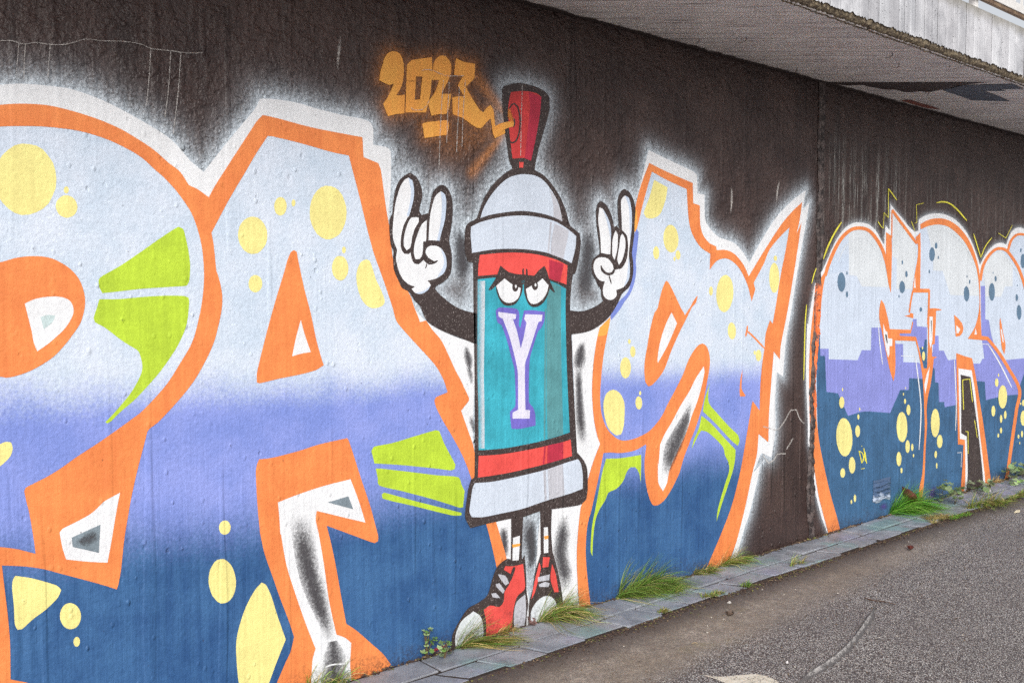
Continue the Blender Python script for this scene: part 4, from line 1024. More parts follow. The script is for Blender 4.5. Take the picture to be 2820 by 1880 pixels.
# ------------------------------------------------------------------ the sealed joint between the two bays
def joint_bead():
    rng = np.random.RandomState(5)
    pts = [(5.585, WALL_TOP), (5.590, 2.37), (5.588, 1.85), (5.562, 1.38), (5.546, 1.15), (5.538, 0.68), (5.525, 0.44), (5.528, 0.17), (5.548, 0.0), (5.555, -0.1)]
    zz = np.linspace(WALL_TOP, -0.1, 240)
    xx = np.interp(-zz, [-p[1] for p in pts], [p[0] for p in pts])
    def wob(k, a):
        t = rng.uniform(-1, 1, 240 // k + 3)
        return a * np.interp(np.arange(240), np.arange(len(t)) * k, t)
    out = []
    for part in range(2):
        V, F = [], []
        off = wob(16, 0.010) + wob(6, 0.008) + wob(2, 0.004)
        wd = 0.010 + np.abs(wob(5, 0.008)) + np.abs(wob(2, 0.005))
        ht = 0.008 + np.abs(wob(4, 0.012)) + np.abs(wob(1, 0.007))
        for i in range(240):
            cx = xx[i] + off[i] + (-0.016 if part == 0 else 0.016)
            for u, h in ((-1, 0), (-0.55, 0.8), (0, 1), (0.55, 0.75), (1, 0)):
                V.append((cx + u * wd[i], 0.002 - h * ht[i] - 0.004, zz[i]))
            if i:
                for k in range(4):
                    a = (i - 1) * 5 + k
                    F.append((a, a + 1, a + 6, a + 5))
        out.append((V, F))
    return out
jm = NT('joint_mastic')
jx, jy, jz = jm.xyz()
jn = jm.noise(22, 4, 0.7)
lowz = jm.math('ADD', jz, jm.math('MULTIPLY', jn, 0.05))
inband = jm.math('MULTIPLY', jm.ramp(lowz, 0.80, 0.84), jm.ramp(lowz, 1.66, 1.70, 1, 0))
right = jm.ramp(jx, 5.535, 5.552)
jc = jm.mix(jm.ramp(jn, 0.4, 0.62), srgb(36, 27, 28), srgb(96, 84, 82))
jc = jm.mix(jm.math('MULTIPLY', jm.math('MULTIPLY', inband, right), jm.ramp(jm.noise(30, 3, 0.7), 0.38, 0.48)), jc, srgb(236, 118, 58))
jm.val(jm.bsdf.inputs['Base Color'], jc); jm.bsdf.inputs['Roughness'].default_value = 0.5
jm.bump(jm.noise(110, 4, 0.7), 0.8, 0.006)
(V1, F1), (V2, F2) = joint_bead()
jb = obj('joint_sealant', V1, F1, jm.m, wall, True)
obj('joint_sealant', V2, F2, jm.m, wall, True)
gapv, gapf = box_data(JOINT - 0.004, JOINT + 0.004, 0.02, 0.3, -0.3, WALL_TOP)
obj('joint_filler', gapv, gapf, jm.m, wall)

# ------------------------------------------------------------------ the deck overhead
EDGE, DECK_TOP = -0.866, 3.285
SK = (0.956, -0.866)                          # skew of the deck joint and of the shuttering boards
SOFFIT, FASCIA, ARRIS = soffit_material(), fascia_material(), rough_edge_material()

def deck(x0a, x0b, x1a, x1b, label):
    """x..a on the wall line, x..b on the outer edge: skewed ends"""
    root = empty('bridge_deck', ((x0a + x1a) / 2, 0, WALL_TOP))
    tag(root, label, 'deck', 'bridge deck slabs over the wall')
    def part(name, V, F, m, **k):
        o = obj(name, [(v[0] - root.location.x, v[1], v[2] - WALL_TOP) for v in V], F, m, root, **k)
        return o
    ya, yb, yc = 3.0, EDGE + 0.035, EDGE
    k = lambda x_a, x_b, y: x_a + (x_b - x_a) * (-y / -EDGE) if y < 0 else x_a - (x_b - x_a) * (y / -EDGE)
    L = lambda y: k(x0a, x0b, y); Rr = lambda y: k(x1a, x1b, y)
    ch = 0.030
    V = []
    for y, z in ((ya, WALL_TOP + 0.002), (yb, WALL_TOP + 0.002), (yc + 0.012, WALL_TOP + ch), (yc + 0.012, DECK_TOP), (ya, DECK_TOP)):
        V += [(L(y), y, z), (Rr(y), y, z)]
    F = [(0, 1, 3, 2), (2, 3, 5, 4), (4, 5, 7, 6), (6, 7, 9, 8), (8, 9, 1, 0), (0, 2, 4, 6, 8), (1, 9, 7, 5, 3)]
    part('slab', V, F, SOFFIT)
    # shuttered edge face: board after board, each a hair proud of or behind the next
    rng = random.Random(int(x0a * 10 + 70))
    V, F, A = [], [], []
    x = L(yc) + 0.002
    end = Rr(yc) - 0.002
    while x < end - 0.03:
        w = min(rng.choice((0.088, 0.094, 0.098, 0.104, 0.06)), end - x)
        d = rng.uniform(-0.0012, 0.0012); t = rng.random()
        zb = WALL_TOP + ch + 0.004
        n = max(2, int(w / 0.012))
        for i in range(n + 1):
            xx = x + w * i / n
            e = 0.0022 if i in (0, n) else 0.0
            zz = zb + rng.uniform(-0.006, 0.010)
            V += [(xx, yc + d + e, zz), (xx, yc + d + e, DECK_TOP - 0.003), (xx, yc + 0.012 + 0.02, DECK_TOP + 0.004)]; A += [t, t, t]
            b = len(V)
            if i:
                F += [(b - 6, b - 3, b - 2, b - 5), (b - 5, b - 2, b - 1, b - 4)]
        x += w
    part('fascia', V, F, FASCIA, attrs={'board': ('FLOAT', A)})
    # broken lower arris with exposed gravel
    V, F = [], []
    n = int((end - L(yc)) / 0.012)
    for i in range(n + 1):
        xx = L(yc) + (end - L(yc)) * i / n
        j = [rng.uniform(-1, 1) for _ in range(6)]
        V += [(xx, yc + 0.006, WALL_TOP + ch + 0.010 + 0.004 * j[0]), (xx, yc + 0.012 + 0.003 * j[1], WALL_TOP + ch * 0.62 + 0.005 * j[2]),
              (xx, yc + 0.022 + 0.003 * j[3], WALL_TOP + 0.008 + 0.003 * j[4]), (xx, yc + 0.050 + 0.008 * j[5], WALL_TOP - 0.001)]
        if i:
            a = 4 * i
            for q in range(3): F.append((a - 4 + q, a - 3 + q, a + 1 + q, a + q))
    part('broken_arris', V, F, ARRIS)
    return root

JW = 5.580
deck(-5.5, -5.5, JW - 0.006, JW + SK[0] - 0.006, 'board marked concrete deck slab over the spray can figure')
deck(JW + 0.006, JW + SK[0] + 0.006, 19.0, 19.0, 'board marked concrete deck slab beyond the dark joint')

def on_soffit(name, s, mat, dz=0.0):
    pts = [on_level(x, y, WALL_TOP) for x, y in smooth(trace(s))]
    vs, fs = cdt(pts)
    return obj(name, [(x, y, WALL_TOP - 0.0015 - dz) for x, y in vs], [tuple(reversed(f)) for f in fs], mat)
tar = plain('old_black_paint', (58, 46, 46), (72, 58, 56), 40, 0.7, 0.4)
slate = plain('slate_paint', (78, 86, 100), (96, 102, 114), 25, 0.7, 0.4)
rust = plain('rust_paint', (132, 74, 66), (150, 92, 80), 30, 0.8, 0.3)
tag(on_soffit('paint_patch', "V 545,742* 800,741 1200,741 1600,741 2060,741* 1930,750 1800,768 1700,792 1600,808 1500,828 1420,822 1350,830 1260,826 1200,806 1100,806 1020,790 950,778 900,765 760,768 680,760", tar),
    'ragged black paint stain along the deck joint', 'paint patch')
tag(on_soffit('paint_patch', "V 1620,812* 1760,768* 2250,756* 2352,800* 2120,806* 2200,820 1990,818* 2130,868* 2220,912* 1880,902* 1720,845*", slate),
    'slate blue paint strokes on the deck underside', 'paint patch')
tag(on_soffit('paint_patch', "V 1240,905 1330,900 1420,930 1520,955 1600,985 1480,972 1380,945", rust),
    'small rusty red smear on the deck underside beside the wall', 'paint patch')

wire_mat = plain('rusty_wire', (62, 48, 44), (84, 62, 52), 40, 0.7, 0.2)
for k, (t_, x_, y_) in enumerate((('V', 1685, 590), ('V', 310, 610), ('V', 810, 712), ('V', 1170, 476), ('V', 1228, 572), ('V', 1470, 830), ('V', 2170, 700), ('X', 1925, 108), ('X', 2055, 103))):
    T = TILES[t_]; wx, wy = on_level(T[0] + x_ / T[2], T[1] + y_ / T[2], WALL_TOP)
    rg_ = random.Random(k); a0 = rg_.uniform(0, 6.28); Lw = rg_.uniform(0.03, 0.07)
    P3 = [(0, 0, 0.004), (0.004, 0.002, -0.012), (0.3 * Lw * math.cos(a0), 0.3 * Lw * math.sin(a0), -0.022), (Lw * math.cos(a0), Lw * math.sin(a0), -0.016)]
    Vw, Fw = [], []
    for i, p in enumerate(P3):
        for q in range(4):
            Vw.append((p[0] + 0.0022 * math.cos(q * 1.571), p[1] + 0.0022 * math.sin(q * 1.571), p[2] + 0.0012 * math.sin(q * 1.571)))
        if i:
            for q in range(4): Fw.append((4 * i - 4 + q, 4 * i - 4 + (q + 1) % 4, 4 * i + (q + 1) % 4, 4 * i + q))
    w_ = obj('tie_wire', Vw, Fw, wire_mat); w_.location = (wx, wy, WALL_TOP)
    tag(w_, ('short rusty tie wire in the deck underside beside the slate blue paint' if k in (5, 6) else 'short rusty tie wire in the deck underside before the dark joint'), 'wire',
        'tie wires beside the slate paint' if k in (5, 6) else 'tie wires in the deck underside')

# railing on the deck edge, seen from below
railm = plain('rail_white_paint', (214, 212, 210), (228, 226, 224), 18, 0.5, 0.1)
railb = plain('rail_rust', (92, 70, 56), (138, 116, 92), 25, 0.7, 0.3)
rail = empty('steel_railing', (5.6, -0.80, DECK_TOP))
tag(rail, 'pale steel railing with thin uprights on the deck edge', 'railing')
def rbox(name, x0, x1, y0, y1, z0, z1, m):
    v, f = box_data(x0 - 5.6, x1 - 5.6, y0 + 0.80, y1 + 0.80, z0 - DECK_TOP, z1 - DECK_TOP)
    return obj(name, v, f, m, rail)
_, zr0 = on_wall(2702, 0, -0.80); _, zr1 = on_wall(2715, 0, -0.80)
ZR = zr0
rbox('rust_channel', -2, 16, -0.812, -0.788, ZR, ZR + 0.022, railb)
rbox('bottom_rail', -2, 16, -0.818, -0.782, ZR + 0.024, ZR + 0.075, railm)
rbox('top_rail', -2, 16, -0.825, -0.775, ZR + 0.95, ZR + 1.0, railm)
bx = -2.0
bv, bf = box_data(-0.007, 0.007, -0.007, 0.007, 0, 0.875)
bm_ = bpy.data.meshes.new('baluster'); bm_.from_pydata(bv, [], bf); bm_.materials.append(railm)
for i in range(130):
    o = bpy.data.objects.new('baluster', bm_); col.objects.link(o); o.parent = rail
    o.location = (bx + 0.12 * i - 5.6, 0, ZR + 0.075 - DECK_TOP)
pv, pf = box_data(-0.02, 0.02, -0.02, 0.02, 0, ZR + 0.95 - DECK_TOP)
pm_ = bpy.data.meshes.new('post'); pm_.from_pydata(pv, [], pf); pm_.materials.append(railm)
for i in range(9):
    o = bpy.data.objects.new('post', pm_); col.objects.link(o); o.parent = rail
    o.location = (-2 + 2.0 * i - 5.6, 0.03, 0)
# parapet plants poking over the edge

# ------------------------------------------------------------------ ground
ASPHALT, PAVER = asphalt_material(), paver_material()
def ground():
    rng = np.random.RandomState(3)
    xs = np.concatenate([np.linspace(-80, -1, 14), np.arange(-0.9, 13, 0.10), np.linspace(13.2, 90, 14)])
    ys = np.concatenate([np.linspace(-90, -7, 14), np.arange(-6.9, -0.29, 0.10), [-0.27, -0.15, 0.3]])
    gx, gy = np.meshgrid(xs, ys)
    z = np.full(gx.shape, -0.010)
    for k in range(26):
        fx, fy, ph = rng.uniform(-7, 7), rng.uniform(-7, 7), rng.uniform(0, 6.28)
        z += 0.0009 * np.sin(gx * fx + gy * fy + ph)
    z -= 0.06 * np.clip((gy + 0.28) / 0.06, 0, 1)          # tucks under the stones
    z += 0.006 * np.exp(-((gy + 0.36) / 0.05) ** 2)
    idx = np.arange(gx.size).reshape(gx.shape)
    F = np.stack([idx[:-1, :-1].ravel(), idx[:-1, 1:].ravel(), idx[1:, 1:].ravel(), idx[1:, :-1].ravel()], 1).tolist()
    o = obj('road', np.stack([gx.ravel(), gy.ravel(), z.ravel()], 1), F, ASPHALT, None, True)
    tag(o, 'worn grey asphalt road surface beside the wall', None, kind='structure')
ground()

pav = obj('pavement', *box_data(-3.0, 14.0, -0.325, -0.001, -0.14, -0.0045), plain('joint_dirt', (40, 31, 28), (60, 48, 41), 60, 0.9, 0.6))
tag(pav, 'narrow strip of paving stones along the wall foot', None, kind='structure')
def paver(quad, h, seed):
    rng = random.Random(seed)
    c = np.mean(np.array(quad), 0)
    bev = 0.003
    top, mid = [], []
    V = []
    for k in range(4):
        a = np.array(quad[k]); d = c - a; d = d / np.hypot(*d)
        V.append((a[0], a[1], -0.06))
    for k in range(4):
        a = np.array(quad[k]); V.append((a[0], a[1], h - bev))
    for k in range(4):
        a = np.array(quad[k]); d = c - a; d = d / np.hypot(*d) * bev * 1.5
        V.append((a[0] + d[0], a[1] + d[1], h + rng.uniform(-0.002, 0.002)))
    F = [(8, 9, 10, 11)]
    for b in (0, 4):
        for k in range(4): F.append((b + k, b + (k + 1) % 4, b + 4 + (k + 1) % 4, b + 4 + k))
    o = obj('paving_stone', [(v[0] - c[0], v[1] - c[1], v[2]) for v in V], F, PAVER, pav)
    o.location = (c[0], c[1], 0)
    o.rotation_euler = (rng.uniform(-0.022, 0.022), rng.uniform(-0.014, 0.014), rng.uniform(-0.012, 0.012))
g_ = 0.0055
j1 = [-2.1, -1.6, -1.1, -0.6, -0.1, 0.4, 0.9, 1.4, 1.9, 2.40, 2.905, 3.41, 3.64, 3.88, 4.13, 4.41, 4.657, 5.16, 5.39, 5.875, 6.14, 6.38, 6.87, 7.11, 7.60, 7.85, 8.35, 8.6, 9.1, 9.6, 10.1, 10.6, 11.1, 11.6, 12.1]
for i in range(len(j1) - 1):
    rr = random.Random(i)
    s0, s1 = rr.uniform(-0.012, 0.004), rr.uniform(-0.012, 0.004)
    paver([(j1[i] + g_, -0.020), (j1[i] + g_ + s0, -0.180 + g_), (j1[i + 1] - g_ + s0, -0.180 + g_), (j1[i + 1] - g_, -0.020)], 0.004 + rr.uniform(-0.003, 0.003), i)
j2 = [(-2.2, 0.06)]
x = -2.0
rr = random.Random(9)
fixed = [(2.36, 2.44), (2.58, 2.65), (2.83, 2.88), (3.09, 3.13), (3.36, 3.40), (3.62, 3.66), (3.85, 3.90), (4.07, 4.12), (4.30, 4.37), (4.60, 4.66), (4.86, 4.93), (5.30, 5.36), (5.55, 5.60)]
pre = [(2.36 - 0.26 * k, 2.42 - 0.26 * k) for k in range(17, 0, -1)]
post = [(5.82 + 0.265 * k, 5.87 + 0.265 * k) for k in range(24)]
jj = pre + fixed + post
for i in range(len(jj) - 1):
    (a0, a1), (b0, b1) = jj[i], jj[i + 1]
    e = -0.315 + 0.02 * math.sin(i * 2.3) * (0.5 if i % 3 else 1.0)
    paver([(a0 + g_, -0.184 - g_ * 0.5), (a1 + g_, e), (b1 - g_, e), (b0 - g_, -0.184 - g_ * 0.5)], 0.001 + rr.uniform(-0.003, 0.002), 100 + i)

# crumbs of dirt, moss and grit along the joints and the channel
def crumbs():
    rng = np.random.RandomState(12)
    V, F, C = [], [], []
    base = np.array([(1, 0, 0), (-0.5, 0.87, 0), (-0.5, -0.87, 0), (0, 0, 0.9), (0, 0, -0.4)])
    fc = [(0, 1, 3), (1, 2, 3), (2, 0, 3), (1, 0, 4), (2, 1, 4), (0, 2, 4)]
    pal = [srgb(70, 54, 46), srgb(92, 74, 60), srgb(120, 102, 78), srgb(96, 100, 52), srgb(128, 124, 66), srgb(60, 46, 44), srgb(140, 118, 96)]
    def put(x, y, z, r, pc):
        a = rng.uniform(0, 6.28); s = r * rng.uniform(0.6, 1.3, 3)
        p = base * s * np.array([1, 1, 0.7]); ca, sa = math.cos(a), math.sin(a)
        b = len(V)
        for q in p: V.append((x + q[0] * ca - q[1] * sa, y + q[0] * sa + q[1] * ca, z + q[2])); C.append((*pc, 1))
        F.extend([tuple(b + i for i in f) for f in fc])
    dens = lambda x: 0.5 + 0.5 * math.sin(x * 3.1) * math.sin(x * 1.3 + 1)
    for _ in range(9000):                                  # channel between stones and asphalt
        x = rng.uniform(1.5, 10.5); 
        if rng.rand() > 0.35 + 0.65 * dens(x): continue
        y = -0.325 - abs(rng.normal(0, 0.030)); put(x, y, -0.005, rng.uniform(0.002, 0.008), pal[rng.choice(7, p=[.34, .2, .04, .08, .02, .30, .02])])
    for _ in range(6000):                                  # foot of the wall
        x = rng.uniform(1.5, 10.5)
        if rng.rand() > dens(x * 1.7 + 2): continue
        put(x, -0.006 - abs(rng.normal(0, 0.014)), 0.004, rng.uniform(0.002, 0.010), pal[rng.choice(7, p=[.3, .15, .05, .05, .05, .35, .05])])
    for _ in range(900):                                   # flakes and leaf bits against the wall
        x = rng.uniform(1.5, 10.5)
        if rng.rand() > dens(x * 2.3 + 1): continue
        put(x, -0.012 - abs(rng.normal(0, 0.010)), 0.006, rng.uniform(0.006, 0.014), pal[rng.choice(7, p=[.3, .2, .08, .04, .02, .3, .06])])
    for _ in range(1500):                                  # long joint
        x = rng.uniform(1.5, 10.5); put(x, -0.182 + rng.normal(0, 0.003), -0.009, rng.uniform(0.002, 0.005), pal[rng.choice(7, p=[.4, .12, .03, .08, .02, .33, .02])])
    for j in j1 + [q[0] for q in jj]:
        for _ in range(30):
            yy = rng.uniform(-0.18, -0.02) if j in j1 else rng.uniform(-0.31, -0.19)
            put(j + rng.normal(0, 0.003), yy, -0.009, rng.uniform(0.002, 0.005), pal[rng.choice(7, p=[.4, .12, .03, .08, .02, .33, .02])])
    for _ in range(700):                                   # stray chips on the asphalt
        x, y = rng.uniform(2.0, 8), rng.uniform(-2.2, -0.4)
        k = rng.rand()
        put(x, y, -0.006, rng.uniform(0.002, 0.006), srgb(205, 198, 188) if k < 0.3 else pal[rng.choice(3)])
    t = NT('dirt_crumbs'); a = t.n('ShaderNodeAttribute', attribute_name='tint')
    t.l(a.outputs['Color'], t.bsdf.inputs['Base Color']); t.bsdf.inputs['Roughness'].default_value = 0.9
    o = obj('dirt_crumbs', V, F, t.m, None, attrs={'tint': ('FLOAT_COLOR', C)})
    tag(o, 'dirt, moss and grit gathered in the joints along the wall foot', 'dirt', kind='stuff')
crumbs()

# worn road paint
def on_ground(name, s, mat, z=-0.004):
    pts = [on_level(x, y, z) for x, y in smooth(trace(s))]
    vs, fs = cdt(pts)
    return obj(name, [(x, y, z) for x, y in vs], fs, mat)
rp = NT('worn_road_paint')
pn = rp.math('MULTIPLY_ADD', rp.noise(28, 5, 0.75), 1.0, 0.0)
pc_ = rp.mix(rp.ramp(rp.noise(60, 4, 0.7), 0.3, 0.7), srgb(206, 198, 182), srgb(232, 226, 212))
crk = rp.ramp(rp.voro(30, feature='DISTANCE_TO_EDGE'), 0.01, 0.05, 1, 0)
pc_ = rp.mix(rp.math('MULTIPLY', crk, rp.ramp(rp.noise(14, 3, 0.6), 0.44, 0.56)), pc_, srgb(92, 84, 78))
rp.val(rp.bsdf.inputs['Base Color'], pc_)
tr_ = rp.n('ShaderNodeBsdfTransparent'); mx_ = rp.n('ShaderNodeMixShader')
rp.l(rp.ramp(pn, 0.34, 0.39), mx_.inputs[0]); rp.l(tr_.outputs[0], mx_.inputs[1]); rp.l(rp.bsdf.outputs[0], mx_.inputs[2]); rp.l(mx_.outputs[0], rp.out.inputs['Surface'])
rm = on_ground('road_marking', "X 1930,1856 1960,1860 1990,1862 2030,1858 2080,1855 2110,1860 2135,1870 2150,1885 2140,1900 2100,1960 2020,2000 1960,1960 1985,1900 2000,1880 1970,1868", rp.m)
tag(rm, 'cracked off white painted road mark on the asphalt', 'road marking', kind='structure')

# raised seam scraped white, running away across the asphalt
def seam():
    P = smooth(trace("X 2414,1664 2385,1710 2350,1760 2310,1800 2270,1830 2230,1855 2190,1885"), closed=False, step=6)
    rng = np.random.RandomState(2)
    G = np.array([on_level(x, y, -0.008) for x, y in P]); n = len(G)
    tan = np.gradient(G, axis=0); tan /= np.hypot(tan[:, 0], tan[:, 1])[:, None]
    nor = np.stack([-tan[:, 1], tan[:, 0]], 1)
    V, F, A = [], [], []
    for i in range(n):
        u = i / (n - 1); e = min(1, 6 * min(u, 1 - u) + 0.05)
        w = 0.012 * e * rng.uniform(0.7, 1.3)
        for k, (o_, h, a) in enumerate(((-1.0, -0.003, 0.0), (-0.45, 0.006, 0.35), (0.0, 0.014, 0.55), (0.35, 0.010, 1.0), (1.25, 0.001, 0.75), (2.1, -0.003, 0.0))):
            V.append((G[i, 0] + nor[i, 0] * o_ * w, G[i, 1] + nor[i, 1] * o_ * w, -0.008 + h * e)); A.append(a * (0.35 + 0.65 * e) * rng.uniform(0.7, 1.1))
        if i:
            for k in range(5):
                a = (i - 1) * 6 + k
                F.append((a, a + 6, a + 7, a + 1))
    t = NT('scraped_seam')
    a = t.n('ShaderNodeAttribute', attribute_name='fade').outputs['Fac']
    g = t.math('MULTIPLY', t.math('SUBTRACT', t.noise(130, 3, 0.75), 0.5), 1.6)
    f = t.math('ADD', a, t.math('MULTIPLY', g, t.ramp(a, 0, 0.4)), clamp=True)
    c = t.mix(t.ramp(f, 0.62, 1.2), t.mix(t.noise(160, 2, 0.6), srgb(50, 47, 48), srgb(120, 116, 116)), srgb(196, 192, 190))
    t.val(t.bsdf.inputs['Base Color'], c); t.bsdf.inputs['Roughness'].default_value = 0.7
    t.bump(t.noise(150, 3, 0.7), 0.7, 0.005)
    o = obj('road_seam', V, F, t.m, None, True, attrs={'fade': ('FLOAT', A)})
    tag(o, 'scraped whitish seam ridge curving across the asphalt', None, kind='structure')
seam()

# ------------------------------------------------------------------ grass and weeds
GRASS, LEAF = leaf_material('grass_blades', 0.30), leaf_material('weed_leaves', 0.25)
C_GREEN = [srgb(102, 142, 52), srgb(126, 162, 66), srgb(80, 116, 44), srgb(150, 176, 86), srgb(112, 150, 58)]
C_BRIGHT = [srgb(86, 158, 44), srgb(112, 178, 58), srgb(72, 132, 36), srgb(134, 186, 76)]
C_DRY = [srgb(196, 172, 116), srgb(172, 152, 94), srgb(214, 192, 140), srgb(150, 122, 80)]
C_OLIVE = [srgb(128, 132, 58), srgb(150, 148, 74), srgb(110, 118, 48)]

def tuft(label, spots, n, length, lean, spread, rise, pal, seed, width=0.0032, upright=0.0, group=None):
    """spots: base points (x, y); lean: mean direction on the ground; rise: how high the blades arch"""
    rng = np.random.RandomState(seed)
    V, F, C = [], [], []
    c0 = np.mean(np.array(spots), 0)
    cols = [p for p, k in pal for _ in range(k)]
    for _ in range(n):
        s = spots[rng.randint(len(spots))]
        x, y = s[0] + rng.normal(0, 0.014), min(-0.006, s[1] + rng.normal(0, 0.010))
        up = rng.rand() < upright
        L = rng.uniform(*length) * (0.75 if up else 1.0)
        a = math.atan2(lean[1], lean[0]) + rng.normal(0, spread)
        r0 = rng.uniform(0.9, 1.4) if up else rng.uniform(*rise)
        w = width * rng.uniform(0.6, 1.25)
        pts, p, el = [], np.array([x, y, 0.0]), r0
        m = 5
        bend = rng.uniform(0.1, 0.28) if up else rng.uniform(0.22, 0.5)
        for k in range(m + 1):
            pts.append(p.copy())
            p = p + L / m * np.array([math.cos(a) * math.cos(el), math.sin(a) * math.cos(el), math.sin(el)])
            el -= bend * (1 + 0.3 * rng.normal()); a += rng.normal(0, 0.07)
            if p[2] < 0.006: p[2] = 0.006 + 0.006 * rng.rand(); el = max(el, 0.02)
            if p[1] > -0.006: p[1] = -0.006
        side = np.array([-math.sin(a), math.cos(a), 0.35 * rng.normal()])
        cc = np.array(cols[rng.randint(len(cols))]) * rng.uniform(0.95, 1.6)
        tip = cc * 0.6 + 0.4 * np.array(C_DRY[rng.randint(4)]) if rng.rand() < 0.35 else cc * 1.1
        b = len(V)
        for k, q in enumerate(pts):
            u = k / m; ww = w * (1 - u ** 1.7) + 0.0003
            kc = (cc * 0.75) * (1 - u) + tip * u
            for sg in (-1, 1):
                V.append(tuple(q + side * ww * 0.5 * sg - np.array([c0[0], c0[1], 0]))); C.append((*kc, 1))
            if k: F.append((b + 2 * k - 2, b + 2 * k - 1, b + 2 * k + 1, b + 2 * k))
    o = obj('grass_tuft', V, F, GRASS, None, True, attrs={'tint': ('FLOAT_COLOR', C)})
    o.location = (c0[0], c0[1], 0.0)
    tag(o, label, 'grass', group or 'grass tufts along the wall foot')
    return o

def gp(s, dy=0.0):
    return [(x, min(y + dy, -0.012)) for x, y in [on_level(a, b, 0.0) for a, b, _ in trace(s)]]
def pal(*a): return list(a)
mixg = lambda g, d, o=0: [(c, g) for c in C_GREEN] + ([(c, d) for c in C_DRY] if d else []) + ([(c, o) for c in C_OLIVE] if o else [])
E = (0.86, -0.5)
tuft('large green grass tuft flopping over the stones under the letter S', gp("S 180,700 260,640 340,610 420,580 520,560 600,540"), 1150, (0.12, 0.33), (0.90, -0.42), 0.42, (0.08, 0.75), mixg(6, 1, 2), 1, upright=0.16)
tuft('flattened yellow green grass tuft below the toe of the red shoe', gp("T 700,860 760,830 840,810 900,820"), 400, (0.12, 0.34), (0.86, -0.5), 0.22, (0.08, 0.46), mixg(5, 3, 4), 2, upright=0.09)
tuft('straggly yellowing grass tuft in front of the second red shoe', gp("Q 1380,740 1420,730 1470,720 1530,705"), 420, (0.10, 0.32), (0.84, -0.5), 0.55, (0.1, 0.9), mixg(6, 4, 2), 3, upright=0.18)
tuft('low olive grass cushion between the large tuft and the orange letter foot', gp("S 1380,420 1450,400 1520,395 1580,380"), 200, (0.06, 0.14), (0.8, -0.5), 0.7, (0.3, 1.0), mixg(2, 3, 5), 4, upright=0.1)
tuft('thin grass tuft growing at the orange foot of the letter S', gp("S 1680,300 1760,280 1850,250 1930,240"), 240, (0.08, 0.24), (0.86, -0.46), 0.35, (0.2, 0.8), mixg(4, 2, 2), 5, upright=0.16)
tuft('bright green grass tuft bent over beside the crumpled sheet', gp("U 330,720 420,690 480,660 540,640 600,620"), 950, (0.16, 0.38), (0.84, -0.54), 0.36, (0.15, 0.80), [(c, 4) for c in C_BRIGHT] + [(c, 1) for c in C_GREEN], 6, width=0.0045, upright=0.22)
tuft('dry straw coloured grass mat beyond the bright green tuft', gp("U 960,800 1040,800 1120,790 1180,770 1000,850"), 220, (0.05, 0.13), (0.9, 0.2), 0.9, (0.2, 0.8), [(c, 3) for c in C_DRY] + [(c, 2) for c in C_OLIVE], 7, width=0.004)
tuft('pale thin grass tuft at the edge of the far paving stones', gp("U 1560,640 1680,620 1780,600 1880,590 1920,600"), 260, (0.10, 0.26), (0.1, -0.3), 1.5, (0.4, 1.2), mixg(3, 2, 3), 8, width=0.004, upright=0.35)
tuft('sparse grass sprouting at the white foot of the letter A', gp("K 1160,1640 1240,1630 1330,1620 1420,1600 1080,1650"), 110, (0.07, 0.20), (0.5, -0.6), 1.1, (0.5, 1.2), mixg(4, 1, 2), 9, upright=0.45)
tuft('tiny grass sprig in a stone joint beside the large tuft', gp("S 1130,680 1180,660"), 60, (0.04, 0.10), (0.3, -0.5), 1.2, (0.6, 1.3), mixg(4, 1, 2), 10, upright=0.4)
tuft('tiny bright grass sprig at the channel past the stone joint', gp("S 2090,580 2140,575"), 50, (0.03, 0.07), (0.3, -0.5), 1.4, (0.4, 1.2), mixg(5, 0, 1), 11, upright=0.4)
tuft('mossy grass clump in the channel by the large tuft', gp("S 1540,735 1640,715 1720,690"), 130, (0.02, 0.06), (0.6, -0.5), 1.3, (0.3, 1.1), mixg(2, 2, 5), 12, upright=0.2)
tuft('mossy grass clump in the channel near the mossy stone corner', gp("S 920,950 980,940"), 70, (0.02, 0.05), (0.6, -0.5), 1.3, (0.3, 1.1), mixg(1, 2, 5), 13, upright=0.2)
tuft('single thin sprig growing from the channel below the black gap', gp("R 1005,752 1015,748 1060,738"), 46, (0.04, 0.13), (0.7, -0.3), 0.9, (0.4, 1.3), mixg(3, 3, 2), 14, upright=0.4)
tuft('dry wisps behind the heel of the red shoe', gp("T 1480,640 1560,610 1640,590"), 80, (0.05, 0.12), (0.8, -0.4), 0.8, (0.3, 1.0), mixg(1, 3, 3), 15, upright=0.2)
tuft('mossy grass strip in the channel by the far stones', gp("U 1280,790 1360,770 1440,750 1520,730"), 160, (0.03, 0.07), (0.4, -0.4), 1.4, (0.3, 1.0), [(c, 3) for c in C_BRIGHT] + [(c, 2) for c in C_OLIVE], 16, width=0.005, upright=0.2)
tuft('weedy grass strip in the channel at the far end', gp("U 2050,560 2150,510 2240,470 2320,430 2400,400"), 260, (0.04, 0.10), (0.4, -0.4), 1.4, (0.3, 1.0), mixg(3, 2, 4), 17, width=0.006, upright=0.2)
tuft('reddish grass wisps at the foot of the far orange stroke', gp("U 1820,300 1880,270 1930,250"), 90, (0.05, 0.12), (0.5, -0.5), 1.0, (0.4, 1.2), [(c, 3) for c in C_DRY] + [(srgb(140, 78, 52), 3)], 18, width=0.005, upright=0.3)

